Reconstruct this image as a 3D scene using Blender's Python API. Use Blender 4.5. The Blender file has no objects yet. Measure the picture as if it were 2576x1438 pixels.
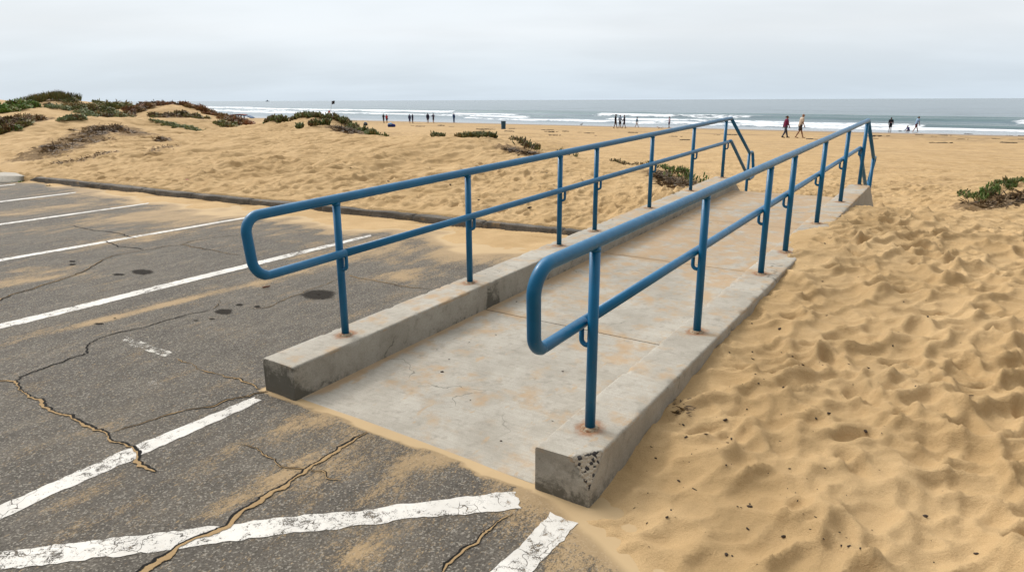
import bpy, math, random
import numpy as np
R = math.radians
rng = np.random.default_rng(7)
SC = bpy.context.scene
COL = SC.collection

# ------------------------------------------------------------------ camera
F_, W_, H_ = 1700.0, 2576.0, 1438.0
CAMH = 2.0
PITCH = math.atan((H_/2-252)/F_)
ROLL = math.atan(8/2150.)
_f = np.array([0, math.cos(PITCH), -math.sin(PITCH)]); _r = np.array([1., 0, 0]); _u = np.cross(_r, _f)
CR = math.cos(ROLL)*_r - math.sin(ROLL)*_u
CU = math.cos(ROLL)*_u + math.sin(ROLL)*_r
cam_d = bpy.data.cameras.new('camera'); cam = bpy.data.objects.new('camera', cam_d); COL.objects.link(cam)
cam_d.sensor_width = 36; cam_d.lens = F_/W_*36; cam_d.clip_end = 60000; cam_d.clip_start = 0.05
from mathutils import Matrix, Vector
M = Matrix(((CR[0], CU[0], -_f[0], 0), (CR[1], CU[1], -_f[1], 0), (CR[2], CU[2], -_f[2], CAMH), (0, 0, 0, 1)))
cam.matrix_world = M
SC.camera = cam

def ray(px, py):
    d = _f*F_ + CR*(px-W_/2) - CU*(py-H_/2)
    return d/np.linalg.norm(d)
def atz(px, py, z=0.0):
    d = ray(px, py); t = (z-CAMH)/d[2]; return np.array([0, 0, CAMH])+t*d
def atd(px, py, dist):
    d = ray(px, py); return np.array([0, 0, CAMH])+d*(dist/d[1])

# ramp frame
EV = np.array([0.56049446, 0.82815817]); NU = np.array([0.82815817, -0.56049446]); OO = np.array([-1.50861157, 4.33920434])
SLOPE = math.tan(R(2.114))
def uvw(u, v, z): return np.array([OO[0]+u*NU[0]+v*EV[0], OO[1]+u*NU[1]+v*EV[1], z])
def touv(x, y):
    dx, dy = x-OO[0], y-OO[1]
    return dx*NU[0]+dy*NU[1], dx*EV[0]+dy*EV[1]
def KT(v): return 0.25+SLOPE*v

# ------------------------------------------------------------------ noise
def _hash(ix, iy, s):
    h = (ix.astype(np.int64)*374761393 + iy.astype(np.int64)*668265263 + s*982451653) & 0xffffffff
    h = ((h ^ (h >> 13))*1274126177) & 0xffffffff
    h = (h ^ (h >> 16)) & 0xffffffff
    h = (h*2246822519) & 0xffffffff
    return ((h ^ (h >> 15)) & 0xffffff)/float(0x1000000)
def vnoise(x, y, s=0):
    ix = np.floor(x); iy = np.floor(y); fx = x-ix; fy = y-iy
    fx = fx*fx*fx*(fx*(fx*6-15)+10); fy = fy*fy*fy*(fy*(fy*6-15)+10)
    a = _hash(ix, iy, s); b = _hash(ix+1, iy, s); c = _hash(ix, iy+1, s); d = _hash(ix+1, iy+1, s)
    return (a*(1-fx)+b*fx)*(1-fy)+(c*(1-fx)+d*fx)*fy*1.0
def fbm(x, y, s=0, o=4):
    t = 0; a = .5; n = 0
    for i in range(o):
        t = t+a*vnoise(x*2**i+13.7*i, y*2**i-7.1*i, s+i); n += a; a *= .5
    return t/n
def bowls(x, y, s=0, off=.35):
    """lower envelope of jittered paraboloids: rounded hollows that meet in crisp crests"""
    ix = np.floor(x); iy = np.floor(y)
    best = np.full(x.shape, 9.0)
    for dx in (-1, 0, 1):
        for dy in (-1, 0, 1):
            cx = ix+dx; cy = iy+dy
            px = cx+.08+.84*_hash(cx, cy, s); py = cy+.08+.84*_hash(cx, cy, s+11)
            o = off*_hash(cx, cy, s+23)
            best = np.minimum(best, (x-px)**2+(y-py)**2+o)
    return best
def prints(x, y, s=0, cell=.42):
    X = x/cell; Y = y/cell; ix = np.floor(X); iy = np.floor(Y); z = np.zeros(x.shape)
    for dx in (-1, 0, 1):
        for dy in (-1, 0, 1):
            cx = ix+dx; cy = iy+dy; on = _hash(cx, cy, s+5) > .30
            px = (X-cx-.15-.7*_hash(cx, cy, s))*cell; py = (Y-cy-.15-.7*_hash(cx, cy, s+1))*cell
            a = _hash(cx, cy, s+2)*6.283; k = .75+.6*_hash(cx, cy, s+3); q = (px*np.cos(a)+py*np.sin(a))/(.135*k); w = (-px*np.sin(a)+py*np.cos(a))/(.062*k*(1+.25*q))
            r = np.sqrt(q*q+w*w)
            z = z+on*k*np.where(r < 1.9, -.030*np.clip(1-r**3, 0, 1)+.013*np.exp(-((r-1.22)/.26)**2), 0)
    return z
def sst(a, b, x):
    t = np.clip((x-a)/(b-a), 0, 1); return t*t*(3-2*t)

# ------------------------------------------------------------------ terrain
SX, SY = 0.625, 0.781
def beach(x, y):
    s = x*SX+y*SY
    return np.interp(s, [-60, 9, 20, 30, 55, 80, 97, 120, 300], [0, 0, -.2, -.45, -.9, -1.55, -2.0, -2.7, -5])
ctrl = []
def C(px, py, d): ctrl.append(tuple(atd(px, py, d)))
def Cu(u, v, z): ctrl.append(tuple(uvw(u, v, z)))
# sand heaped along the right side of the ramp
for v, g in ((-.6, -.02), (0, -.21), (.6, -.145), (1.3, -.12), (2.1, -.09), (3, -.055), (4, -.025), (4.8, .02), (5.4, .045), (6.2, .015), (7, -.03), (8, -.05), (9, -.2), (9.8, -.47)):
    Cu(2.5, v, KT(v)+g if v >= 0 else .0)
for u, v, z in ((2.5, 11, .03), (2.5, 12.5, -.08), (1, 12.6, -.06), (0, 12.4, 0), (4, -.4, .05), (4, 1, .12), (4.3, 3, .27), (4.5, 5, .39), (4.4, 7, .42), (4.3, 9, .27), (4.2, 11, .05),
                (6, 0, .15), (6.5, 2.5, .3), (6.7, 5, .33), (6.5, 7.5, .28), (6.5, 10, .05), (9, 0, .3), (9.5, 3, .4), (10, 6, .3), (12, 9, .2), (13, 2, .4), (7, 13, -.15), (3, 15, -.2), (11, 14, -.2)):
    Cu(u, v, z)
# ice-plant mound at the right edge
for p in ((2576, 470, 13.0), (2490, 492, 12.7), (2440, 522, 11.9), (2576, 520, 12.0), (2700, 470, 12.8), (2800, 470, 12.6), (2700, 520, 11.9)): C(*p)
for x, y, z in ((9.6, 15.5, -.05), (11.5, 15.5, 0), (8.2, 14.5, 0), (14, 17, -.1)): ctrl.append((x, y, z))
# sand behind the parking kerb
def curbv(u): return np.interp(u, [-30, -16.6, -9.24, -4.43, -1.37, 0], [4.2, 4.9, 5.28, 5.72, 5.92, 6.0])
for u in (-22, -19, -16.5, -14, -11.5, -9, -7, -5, -3.5, -2, -.9): Cu(u, float(curbv(u))+.25, .145 if u > -10 else .12)
Cu(-.5, 6.6, .3); Cu(-.5, 7.5, .42); Cu(-.5, 8.5, .5); Cu(-.5, 9.5, .48); Cu(-.6, 10.6, .35); Cu(-.6, 11.6, .15)
for p in ((0, 415, 19.2), (0, 345, 26), (-150, 420, 20), (-150, 340, 27), (-400, 340, 27), (-400, 430, 21), (150, 400, 20), (150, 342, 24), (150, 300, 29), (150, 253, 36), (60, 260, 36), (0, 270, 35), (-150, 265, 35), (-400, 262, 35), (250, 257, 37), (325, 277, 36), (250, 300, 31), (60, 300, 30),
          (330, 272, 38), (380, 264, 38), (440, 264, 38), (520, 276, 37), (600, 303, 35), (640, 317, 33), (440, 292, 34), (430, 320, 29.5), (300, 332, 27), (560, 318, 30.5), (520, 300, 33),
          (640, 321, 29), (700, 327, 27), (850, 347, 24), (1000, 345, 22), (1150, 342, 21), (1250, 352, 20), (1330, 384, 18), (1400, 408, 17), (1450, 400, 17), (1600, 420, 16), (1650, 430, 15.6),
          (690, 306, 30), (730, 297, 30), (780, 292, 30), (830, 298, 29.5), (880, 322, 28.5), (950, 347, 26.5), (780, 312, 27.5),
          (1000, 430, 15.5), (1000, 380, 18.5), (1000, 490, 13.2), (500, 430, 17), (500, 380, 21), (500, 345, 25), (750, 430, 16.2), (750, 380, 20), (750, 345, 24), (300, 420, 18.5), (300, 370, 22.5), (250, 335, 25.3),
          (1250, 450, 14), (1250, 400, 17), (1250, 500, 12.2), (1500, 460, 13.5), (1500, 520, 11.8), (1690, 425, 14.8), (1735, 468, 14), (1640, 445, 14.6), (1730, 440, 15.5)): C(*p)
# behind the dunes
for px, d, z in ((150, 46, .7), (-100, 46, .9), (330, 45, .5), (440, 46, .2), (550, 43, -.2), (640, 40, -.35), (780, 37, -.25), (900, 34, -.25), (1000, 29, -.1), (1150, 27, -.1), (1300, 25, -.15), (1420, 22, -.1), (1560, 20, -.05), (1700, 18, -.05)):
    ctrl.append(((px-1288)/1763*d, d, z))
for px, py, d in ((0, 246, 80), (60, 248, 80), (-200, 240, 85), (-500, 240, 85), (130, 258, 82)): C(px, py, d)
for x, y, z in ((-40, 20, .8), (-55, 35, 1.6), (-60, 55, 1.4), (-30, 62, .2), (-28, 90, -.9), (-70, 105, -.6)): ctrl.append((x, y, z))
for s in (28, 45, 65, 85):
    for t in (-25, -10, 5, 20, 40):
        x, y = SX*s+SY*t, SY*s-SX*t
        if y > 18 and x > -.55*y+4 and (y > 30 or x > 6): ctrl.append((x, y, float(beach(np.array(x), np.array(y)))))
CT = np.array(ctrl); LEN = 7.0
def _k(r): q = 1.7320508*r/LEN; return (1+q)*np.exp(-q)
_res = CT[:, 2]-beach(CT[:, 0], CT[:, 1])
_D = np.hypot(CT[:, None, 0]-CT[None, :, 0], CT[:, None, 1]-CT[None, :, 1])
_wt = np.linalg.solve(_k(_D)+np.eye(len(CT))*3e-3, _res)
def g0(x, y):
    z = beach(x, y)
    for (cx, cy, cz), w in zip(ctrl, _wt): z = z+w*_k(np.hypot(x-cx, y-cy))
    return z
def drift_v(u): return np.interp(u, [-20, -16, -13.1, -9.6, -7, -5.4, -4, -2.7, -.9, -.29], [5.0, 5.2, 5.0, 4.75, 4.65, 5.0, 5.05, 5.0, 4.8, 4.2])
def rough(x, y):
    """trodden, wind-smoothed surface"""
    u, v = touv(x, y)
    s = x*SX+y*SY
    wx = x+.16*(fbm(x*2.3, y*2.3, 31, 2)-.5); wy = y+.16*(fbm(x*2.3, y*2.3, 37, 2)-.5)
    # hollows run slightly longer across the wind
    ax, ay = wx*.94+wy*.34, -wx*.34+wy*.94
    b0 = bowls(ax*3.4, ay*5.6, 3, .55)
    big = 1.15*np.minimum(bowls(ax*3.4, ay*5.6-.75*np.minimum(b0, .8), 3, .55), .85)**1.5
    m0 = bowls(ax*5.6+9, ay*8.0+4, 5, .6)
    mid = 1.15*np.minimum(bowls(ax*5.6+9, ay*8.0+4-.6*m0, 5, .6), 1.0)**1.4
    sm = bowls(wx*13.0+2, wy*17.0+7, 8, .6)
    m = fbm(x*.6, y*.6, 41, 3); m2 = fbm(x*1.1+3, y*1.1, 43, 2)
    a = .75+.5*sst(.34, .66, m)
    far = 1-.62*sst(15, 36, s)
    z = far*(a*.080*(big-.36)+.058*(.5+.9*sst(.4, .62, m2))*(mid-.42))+.010*far*(sm-.4)*sst(.42, .62, fbm(x*.9+5, y*.9, 47, 2))
    z = z+far*prints(x+.05*(fbm(x*6, y*6, 55, 2)-.5), y+.05*(fbm(x*6, y*6, 57, 2)-.5), 91)*1.35*sst(.28, .40, fbm(x*.7+3, y*.7+8, 53, 2))
    z = z+far*.09*(fbm(x*.8, y*.8, 51, 3)-.5)
    up_sl = (u < -.4)*sst(1.2, 5.5, v-curbv(u)); z = z*(1-.45*up_sl)
    # wind-cut flutes and hollows on the dune slopes at the left
    dn = sst(.6, 3.0, v-curbv(u))*(u < -.6)*sst(1.5, -3, x-.1*y)*(y < 60)
    p_ = x*.80+y*.60; q_ = -x*.60+y*.80
    z = z+dn*(.42*(fbm(p_*.22+4, q_*.55, 95, 3)-.5)+.16*(1-np.abs(2*fbm(p_*.55, q_*1.9, 97, 3)-1)-.75))
    return z
def ground(x, y, pre=None):
    x = np.asarray(x, float); y = np.asarray(y, float)
    u, v = touv(x, y)
    z = (g0(x, y) if pre is None else pre)
    r = rough(x, y)
    nearkerb = np.where((v > -.2) & (v < 10.3), 1-.55*(1-sst(.02, .45, np.abs(u-2.3))), 1.)
    z = z+r*nearkerb
    cv = curbv(u)
    # parking lot: sand sinks below the asphalt, thin drift in front of the kerb
    nz = fbm(u*1.6, v*1.6, 61, 3)-.5
    drift = np.clip((v-drift_v(u)+nz*1.3)*.05, -.12, .06)+.012*(bowls(x*3, y*4, 5)-.4)
    inlot = (u < -.25) & (v < cv)
    z = np.where(inlot, np.where(v > 2.5, np.minimum(drift+np.where(v > cv-.25, .09*(fbm(u*1.3, v*0, 63, 4)-.42), 0), .09), -.2), z)
    z = np.where((u < -.25) & (v >= cv) & (v < cv+.26) & (u > -16.8), np.minimum(z, .02), z)
    z = np.where((u < -.25) & (v >= cv+.26) & (v < cv+2.2), np.minimum(z, .128+.02*nz+(v-cv-.26)*.30), z)
    # apron in front of the ramp and at the right
    vb = -.04-.55*(u-2.31)
    d = np.where(u > 2.12, v-np.minimum(vb, -.04), np.where(v < -.015, -1.0, 9.0))
    zz = .012+.13*d+.05*nz+.5*r
    z = np.where((u >= -.25) & (v < 1.2) & (d < 8), np.minimum(z, np.maximum(zz, -.2)), z)
    z = np.where((u < 2.31) & (u >= -.25) & (v < -.015), -.2, z)
    # below the ramp
    bump = sst(4.85, 5.15, v)*(1-sst(5.75, 6.25, v))
    ue = 2.2-.18*bump+.1*bump*(nz)
    foot = (u > -.25) & (u < ue) & (v > -.02) & (v < 9.98)
    over = (u < 2.31) & (u >= ue)
    z = np.where(over & (bump > .02), np.minimum(z, KT(v)+.002+.03*(u-ue)/.3+.012*nz), z)
    z = np.where(foot, np.minimum(z, SLOPE*v-.3), z)
    st = (u > -.3) & (u < 2.33) & (v >= 9.98) & (v < 11.3)
    z = np.where(st, np.minimum(z, .36-(v-9.9)*.55-.22), z)
    return z
def hit(px, py, dmax=150.):
    """the point of the terrain seen through a pixel of the photograph"""
    d = ray(px, py)
    t = np.concatenate([np.linspace(2.5, 40, 1500), np.linspace(40.05, dmax, 1200)])/d[1]
    X, Y, Z = t*d[0], t*d[1], CAMH+t*d[2]
    gz = g0(X, Y)
    below = np.nonzero(Z < gz)[0]
    i = below[0] if len(below) else int(np.argmin((Z-gz)/(t+1)))
    return np.array([X[i], Y[i], float(ground(X[i:i+1], Y[i:i+1])[0])])

# ------------------------------------------------------------------ helpers
def mesh(name, V, Fq=None, Ft=None, mats=(), parent=None, smooth=True, loc=None):
    V = np.asarray(V, np.float32)
    me = bpy.data.meshes.new(name)
    nq = 0 if Fq is None else len(Fq); nt = 0 if Ft is None else len(Ft)
    me.vertices.add(len(V)); me.vertices.foreach_set('co', V.ravel())
    idx = []
    if nq: idx.append(np.asarray(Fq, np.int32).ravel())
    if nt: idx.append(np.asarray(Ft, np.int32).ravel())
    idx = np.concatenate(idx)
    st = np.concatenate([np.arange(nq)*4, nq*4+np.arange(nt)*3]).astype(np.int32)
    me.loops.add(len(idx)); me.loops.foreach_set('vertex_index', idx)
    me.polygons.add(nq+nt); me.polygons.foreach_set('loop_start', st)
    me.update(calc_edges=True); me.validate()
    me.polygons.foreach_set('use_smooth', np.full(len(me.polygons), smooth))
    for m in mats: me.materials.append(m)
    o = bpy.data.objects.new(name, me); COL.objects.link(o)
    if parent is not None: o.parent = parent
    if loc is not None: o.location = loc
    return o
def attr(o, name, vals):
    a = o.data.attributes.new(name, 'FLOAT', 'POINT'); a.data.foreach_set('value', np.asarray(vals, np.float32))
def cattr(o, name, vals):
    a = o.data.attributes.new(name, 'FLOAT_COLOR', 'POINT'); a.data.foreach_set('color', np.asarray(vals, np.float32).ravel())
def tag(o, label=None, cat=None, group=None, kind=None):
    if label: o['label'] = label
    if cat: o['category'] = cat
    if group: o['group'] = group
    if kind: o['kind'] = kind
    return o
def empty(name, loc=(0, 0, 0), rz=0.0):
    o = bpy.data.objects.new(name, None); COL.objects.link(o); o.empty_display_size = .1
    o.location = loc; o.rotation_euler = (0, 0, rz); return o
def gridf(nx, ny, wrap=False):
    i, j = np.meshgrid(np.arange(nx-1), np.arange(ny if wrap else ny-1), indexing='ij')
    j2 = (j+1) % ny
    return np.stack([i*ny+j, (i+1)*ny+j, (i+1)*ny+j2, i*ny+j2], -1).reshape(-1, 4)
def fillet(P, rad, n=8):
    P = [np.array(p, float) for p in P]; out = [P[0]]
    for i in range(1, len(P)-1):
        a = P[i-1]-P[i]; b = P[i+1]-P[i]; la, lb = np.linalg.norm(a), np.linalg.norm(b); a /= la; b /= lb
        r_ = rad[i] if isinstance(rad, (list, tuple)) else rad
        if r_ <= 0: out.append(P[i]); continue
        ang = math.acos(max(-1, min(1, float(a@b)))); L = min(r_/math.tan(ang/2), la*.49, lb*.49)
        rr = L*math.tan(ang/2); bis = (a+b)/np.linalg.norm(a+b); c = P[i]+bis*(rr/math.sin(ang/2))
        s, e = P[i]+a*L-c, P[i]+b*L-c; om = math.acos(max(-1, min(1, float(s@e)/(rr*rr))))
        for k in range(n+1):
            t = k/n; out.append(c+(math.sin((1-t)*om)*s+math.sin(t*om)*e)/math.sin(om))
    out.append(P[-1]); return np.array(out)
def tube(P, r, seg=20, cap=True):
    P = np.asarray(P, float); n = len(P); r = np.broadcast_to(np.asarray(r, float), (n,))
    T = np.gradient(P, axis=0); T[0] = P[1]-P[0]; T[-1] = P[-1]-P[-2]
    for i in range(1, n-1):
        a = P[i]-P[i-1]; b = P[i+1]-P[i]; T[i] = a/np.linalg.norm(a)+b/np.linalg.norm(b)
    T /= np.linalg.norm(T, axis=1)[:, None]
    up = np.array([0, 0, 1.]) if abs(T[0][2]) < .9 else np.array([1., 0, 0])
    N = np.cross(T[0], up); N /= np.linalg.norm(N)
    V = []; a = np.arange(seg)*2*np.pi/seg
    for i in range(n):
        N = N-T[i]*(N@T[i]); N /= np.linalg.norm(N); B = np.cross(T[i], N)
        V.append(P[i]+r[i]*(np.cos(a)[:, None]*N+np.sin(a)[:, None]*B))
    V = np.concatenate(V); Fq = gridf(n, seg, True); Ft = None
    if cap:
        V = np.vstack([V, P[0], P[-1]]); k = n*seg; i = np.arange(seg); j = (i+1) % seg
        Ft = np.concatenate([np.stack([np.full(seg, k), i, j], 1), np.stack([np.full(seg, k+1), (n-1)*seg+j, (n-1)*seg+i], 1)])
    return V, Fq, Ft
def joinm(parts):
    V, Q, T, n = [], [], [], 0
    for v, q, t in parts:
        V.append(v)
        if q is not None and len(q): Q.append(np.asarray(q)+n)
        if t is not None and len(t): T.append(np.asarray(t)+n)
        n += len(v)
    return np.concatenate(V), (np.concatenate(Q) if Q else None), (np.concatenate(T) if T else None)
def capsule(p0, p1, r0, r1, sy=1.0, seg=14, ax=None):
    """tapered capsule; sy squashes the cross-section along the body's y"""
    p0 = np.array(p0, float); p1 = np.array(p1, float); d = p1-p0; L = np.linalg.norm(d)
    d = d/L if L > 1e-6 else np.array([0, 0, 1.])
    P, rr = [], []
    for k in range(5):
        a = -math.pi/2+math.pi/2*k/4.5; P.append(p0+d*r0*math.sin(a)); rr.append(max(r0*math.cos(a), 1e-4))
    for k in range(5):
        a = math.pi/2*(k+.5)/4.5; P.append(p1+d*r1*math.sin(a)); rr.append(max(r1*math.cos(a), 1e-4))
    v, q, t = tube(P, rr, seg)
    if sy != 1.0: c = (p0+p1)/2; v[:, 1] = c[1]+(v[:, 1]-c[1])*sy
    return v, q, t
def ellip(c, r, seg=16, rings=10):
    a = np.linspace(-math.pi/2+.05, math.pi/2-.05, rings)
    P = [(0, 0, math.sin(x)) for x in a]
    v, q, t = tube(P, np.cos(a), seg); return v*np.array(r)+np.array(c), q, t
def remeshed(name, parts, vox, mats, parent=None, smooth_it=4, loc=None):
    V, Q, T = joinm(parts)
    o = mesh('tmp', V, Q, T)
    m = o.modifiers.new('r', 'REMESH'); m.mode = 'VOXEL'; m.voxel_size = vox; m.use_smooth_shade = True
    s = o.modifiers.new('s', 'SMOOTH'); s.factor = .5; s.iterations = smooth_it
    dg = bpy.context.evaluated_depsgraph_get(); me = bpy.data.meshes.new_from_object(o.evaluated_get(dg))
    old = o.data; bpy.data.objects.remove(o); bpy.data.meshes.remove(old)
    me.name = name; me.materials.clear()
    for mm in mats: me.materials.append(mm)
    me.polygons.foreach_set('use_smooth', np.full(len(me.polygons), True))
    n = bpy.data.objects.new(name, me); COL.objects.link(n)
    if parent is not None: n.parent = parent
    if loc is not None: n.location = loc
    return n

# ------------------------------------------------------------------ node helper
class NT:
    def __init__(self, name):
        self.m = bpy.data.materials.new(name); self.m.use_nodes = True; self.t = self.m.node_tree; self.t.nodes.clear()
        self.out = self.n('ShaderNodeOutputMaterial'); self.b = self.n('ShaderNodeBsdfPrincipled')
        self.l(self.b.outputs[0], self.out.inputs[0]); self._pos = None
    def n(self, k): return self.t.nodes.new(k)
    def l(self, a, b): self.t.links.new(a, b)
    def set(self, sock, v):
        if hasattr(v, 'links') or isinstance(v, bpy.types.NodeSocket): self.l(v, sock)
        elif isinstance(v, (tuple, list)) and len(v) == 3 and sock.type == 'RGBA': sock.default_value = (*v, 1)
        elif sock.type == 'RGBA' and isinstance(v, (int, float)): sock.default_value = (v, v, v, 1)
        else: sock.default_value = v
    @property
    def pos(self):
        if self._pos is None: self._pos = self.n('ShaderNodeNewGeometry').outputs['Position']
        return self._pos
    def mapping(self, scale=(1, 1, 1), rot=(0, 0, 0), vec=None):
        src = vec or self.pos
        if any(rot):
            m = self.n('ShaderNodeMapping'); m.inputs['Rotation'].default_value = rot; self.l(src, m.inputs[0]); src = m.outputs[0]
        n = self.n('ShaderNodeMapping'); n.inputs['Scale'].default_value = scale
        self.l(src, n.inputs[0]); return n.outputs[0]
    def noise(self, scale, detail=4, rough=.55, vec=None, dist=0.0):
        n = self.n('ShaderNodeTexNoise'); n.inputs['Scale'].default_value = scale; n.inputs['Detail'].default_value = detail
        n.inputs['Roughness'].default_value = rough; n.inputs['Distortion'].default_value = dist
        self.l(vec or self.pos, n.inputs['Vector']); return n.outputs['Fac']
    def voro(self, scale, feat='F1', out='Distance', vec=None):
        n = self.n('ShaderNodeTexVoronoi'); n.feature = feat; n.inputs['Scale'].default_value = scale
        self.l(vec or self.pos, n.inputs['Vector']); return n.outputs[out]
    def rng(self, v, a, b, c=0., d=1., smooth=True):
        n = self.n('ShaderNodeMapRange'); n.interpolation_type = 'SMOOTHSTEP' if smooth else 'LINEAR'
        for i, x in enumerate((v, a, b, c, d)): self.set(n.inputs[i], x)
        return n.outputs[0]
    def math(self, op, a, b=0.0, c=0.0, clamp=False):
        n = self.n('ShaderNodeMath'); n.operation = op; n.use_clamp = clamp
        for i, x in enumerate((a, b, c)): self.set(n.inputs[i], x)
        return n.outputs[0]
    def mix(self, f, a, b, mode='MIX'):
        n = self.n('ShaderNodeMix'); n.data_type = 'RGBA'; n.blend_type = mode
        self.set(n.inputs[0], f); self.set(n.inputs[6], a); self.set(n.inputs[7], b); return n.outputs[2]
    def attr(self, name, out='Fac'):
        n = self.n('ShaderNodeAttribute'); n.attribute_name = name; return n.outputs[out]
    def bump(self, h, strength=.3, dist=.01, nrm=None):
        n = self.n('ShaderNodeBump'); n.inputs['Strength'].default_value = strength; n.inputs['Distance'].default_value = dist
        self.l(h, n.inputs['Height'])
        if nrm is not None: self.l(nrm, n.inputs['Normal'])
        return n.outputs[0]
    def fin(self, col=None, rough=None, nrm=None, spec=None, **kw):
        if col is not None: self.set(self.b.inputs['Base Color'], col)
        if rough is not None: self.set(self.b.inputs['Roughness'], rough)
        if nrm is not None: self.l(nrm, self.b.inputs['Normal'])
        if spec is not None: self.set(self.b.inputs['Specular IOR Level'], spec)
        for k, v in kw.items(): self.set(self.b.inputs[k], v)
        return self.m
    def cut(self, fac):
        tr = self.n('ShaderNodeBsdfTransparent'); mx = self.n('ShaderNodeMixShader')
        self.set(mx.inputs[0], fac); self.l(tr.outputs[0], mx.inputs[1]); self.l(self.b.outputs[0], mx.inputs[2]); self.l(mx.outputs[0], self.out.inputs[0])
        return self.m
def plain(name, col, rough=.8, var=.25, scale=30., spec=.3):
    t = NT(name); f = t.noise(scale, 3)
    c = t.mix(f, tuple(x*(1-var) for x in col), tuple(min(1, x*(1+var)) for x in col))
    return t.fin(c, rough, spec=spec)

SAND_A, SAND_B = (.51, .354, .182), (.43, .291, .141)
def sand_mat():
    t = NT('sand')
    f = t.noise(1.3, 4); c = t.mix(t.rng(f, .35, .65), SAND_A, SAND_B)
    g = t.noise(420, 2, .7); c = t.mix(t.rng(g, .3, .7), c, t.mix(.5, c, (.22, .13, .06)))
    sp = t.voro(95); c = t.mix(t.rng(sp, .06, .11, .55, 0.), c, (.09, .06, .035))
    # tracks and wrack streaks along the shore
    vec = t.mapping((1, 1, 1), (0, 0, R(38.7)))
    vs = t.mapping((.05, .9, 1), (0, 0, R(38.7)))
    st = t.noise(1.0, 5, .6, vs); b = t.attr('band')
    c = t.mix(t.math('MULTIPLY', t.rng(st, .47, .62), b), c, (.15, .105, .06))
    st2 = t.noise(2.6, 4, .6, t.mapping((.12, 1.2, 1), (0, 0, R(38.7))))
    c = t.mix(t.math('MULTIPLY', t.rng(st2, .46, .7, 0, .55), t.attr('far')), c, (.25, .165, .085))
    so_ = t.attr('soil'); sn_ = t.math('ADD', t.math('MULTIPLY', t.noise(3.2, 5, .65), .6), t.math('MULTIPLY', t.noise(14, 4, .7), .4)); c = t.mix(t.rng(t.math('ADD', sn_, t.math('MULTIPLY', so_, .42)), .66, .82, 0, .85), c, t.mix(t.noise(9, 4), (.20, .125, .06), (.075, .05, .028)))
    w = t.attr('wet'); c = t.mix(w, c, (.145, .105, .075))
    rg = t.rng(w, .6, 1.0, .93, .16)
    h = t.math('ADD', t.noise(160, 3, .7), t.math('MULTIPLY', t.noise(34, 3, .6), 1.4))
    n = t.n('ShaderNodeBump'); n.inputs['Distance'].default_value = .006; t.l(h, n.inputs['Height'])
    t.set(n.inputs['Strength'], t.rng(w, 0, .8, .9, .03))
    n2 = t.bump(t.noise(5.5, 3, .6, t.mapping((.55, 1.5, 1), (0, 0, R(38.7)))), 1.0, .05, n.outputs[0])
    mx = t.n('ShaderNodeMix'); mx.data_type = 'VECTOR'; t.set(mx.inputs[0], t.attr('far')); t.l(n.outputs[0], mx.inputs[4]); t.l(n2, mx.inputs[5])
    return t.fin(c, rg, mx.outputs[1], spec=t.rng(w, .5, 1, .15, .6))
def asphalt_mat():
    t = NT('asphalt')
    vec = t.mapping((1, 1, 1), (0, 0, -R(34.09)))
    f = t.noise(.9, 5, .6, t.mapping((1.4, .7, 1), (0, 0, R(34))))
    c = t.mix(t.rng(f, .3, .7), (.145, .121, .09), (.094, .079, .061))
    g = t.noise(75, 3, .75); c = t.mix(t.rng(g, .35, .68), t.mix(.5, c, (.015, .014, .013)), t.mix(.45, c, (.17, .155, .135)))
    st_ = t.noise(4.5, 5, .65, t.mapping((1.8, .6, 1), (0, 0, R(24)))); c = t.mix(t.rng(st_, .38, .62, .34, 0), c, (.030, .026, .022)); c = t.mix(t.rng(st_, .55, .72, 0, .35), c, (.15, .128, .10))
    ag = t.voro(120, 'F1', 'Color'); sepn = t.n('ShaderNodeSeparateColor'); t.l(ag, sepn.inputs[0])
    c = t.mix(t.rng(sepn.outputs[0], .80, .93, 0, .75), c, (.25, .225, .185))
    cov = t.attr('cover')
    pit = t.math('ADD', t.math('MULTIPLY', t.noise(34, 4, .7, t.mapping((1.7, .7, 1), (0, 0, R(25)))), .45), t.math('MULTIPLY', t.noise(130, 3, .8), .55))
    pat = t.noise(2.6, 5, .65, t.mapping((1.5, .6, 1), (0, 0, R(30))))
    lvl = t.math('ADD', t.math('MULTIPLY', cov, .60), t.math('MULTIPLY', t.rng(pat, .38, .75), .185))
    sm = t.rng(t.math('ADD', t.math('SUBTRACT', 1.0, pit), lvl), .66, .80)
    fl = t.noise(26, 2, .5, t.mapping((2.6, .8, 1), (0, 0, R(22)))); sm = t.math('MAXIMUM', sm, t.rng(fl, .635, .71, 0, .75))
    sandc = t.mix(t.noise(9, 3), (.38, .26, .135), (.29, .20, .10))
    c = t.mix(t.math('MULTIPLY', sm, t.rng(cov, .5, .9, .74, 1.0)), c, t.mix(t.rng(cov, .5, .9), sandc, (.40, .285, .155)))
    h = t.math('ADD', t.math('MULTIPLY', t.noise(75, 3, .75), 1.0), t.math('MULTIPLY', t.noise(22, 4, .65), 1.2))
    h = t.mix(sm, h, .95)
    n = t.bump(h, .75, .012)
    n = t.bump(t.noise(2.2, 3), .35, .05, n)
    return t.fin(c, .88, n, spec=.25)
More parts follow.
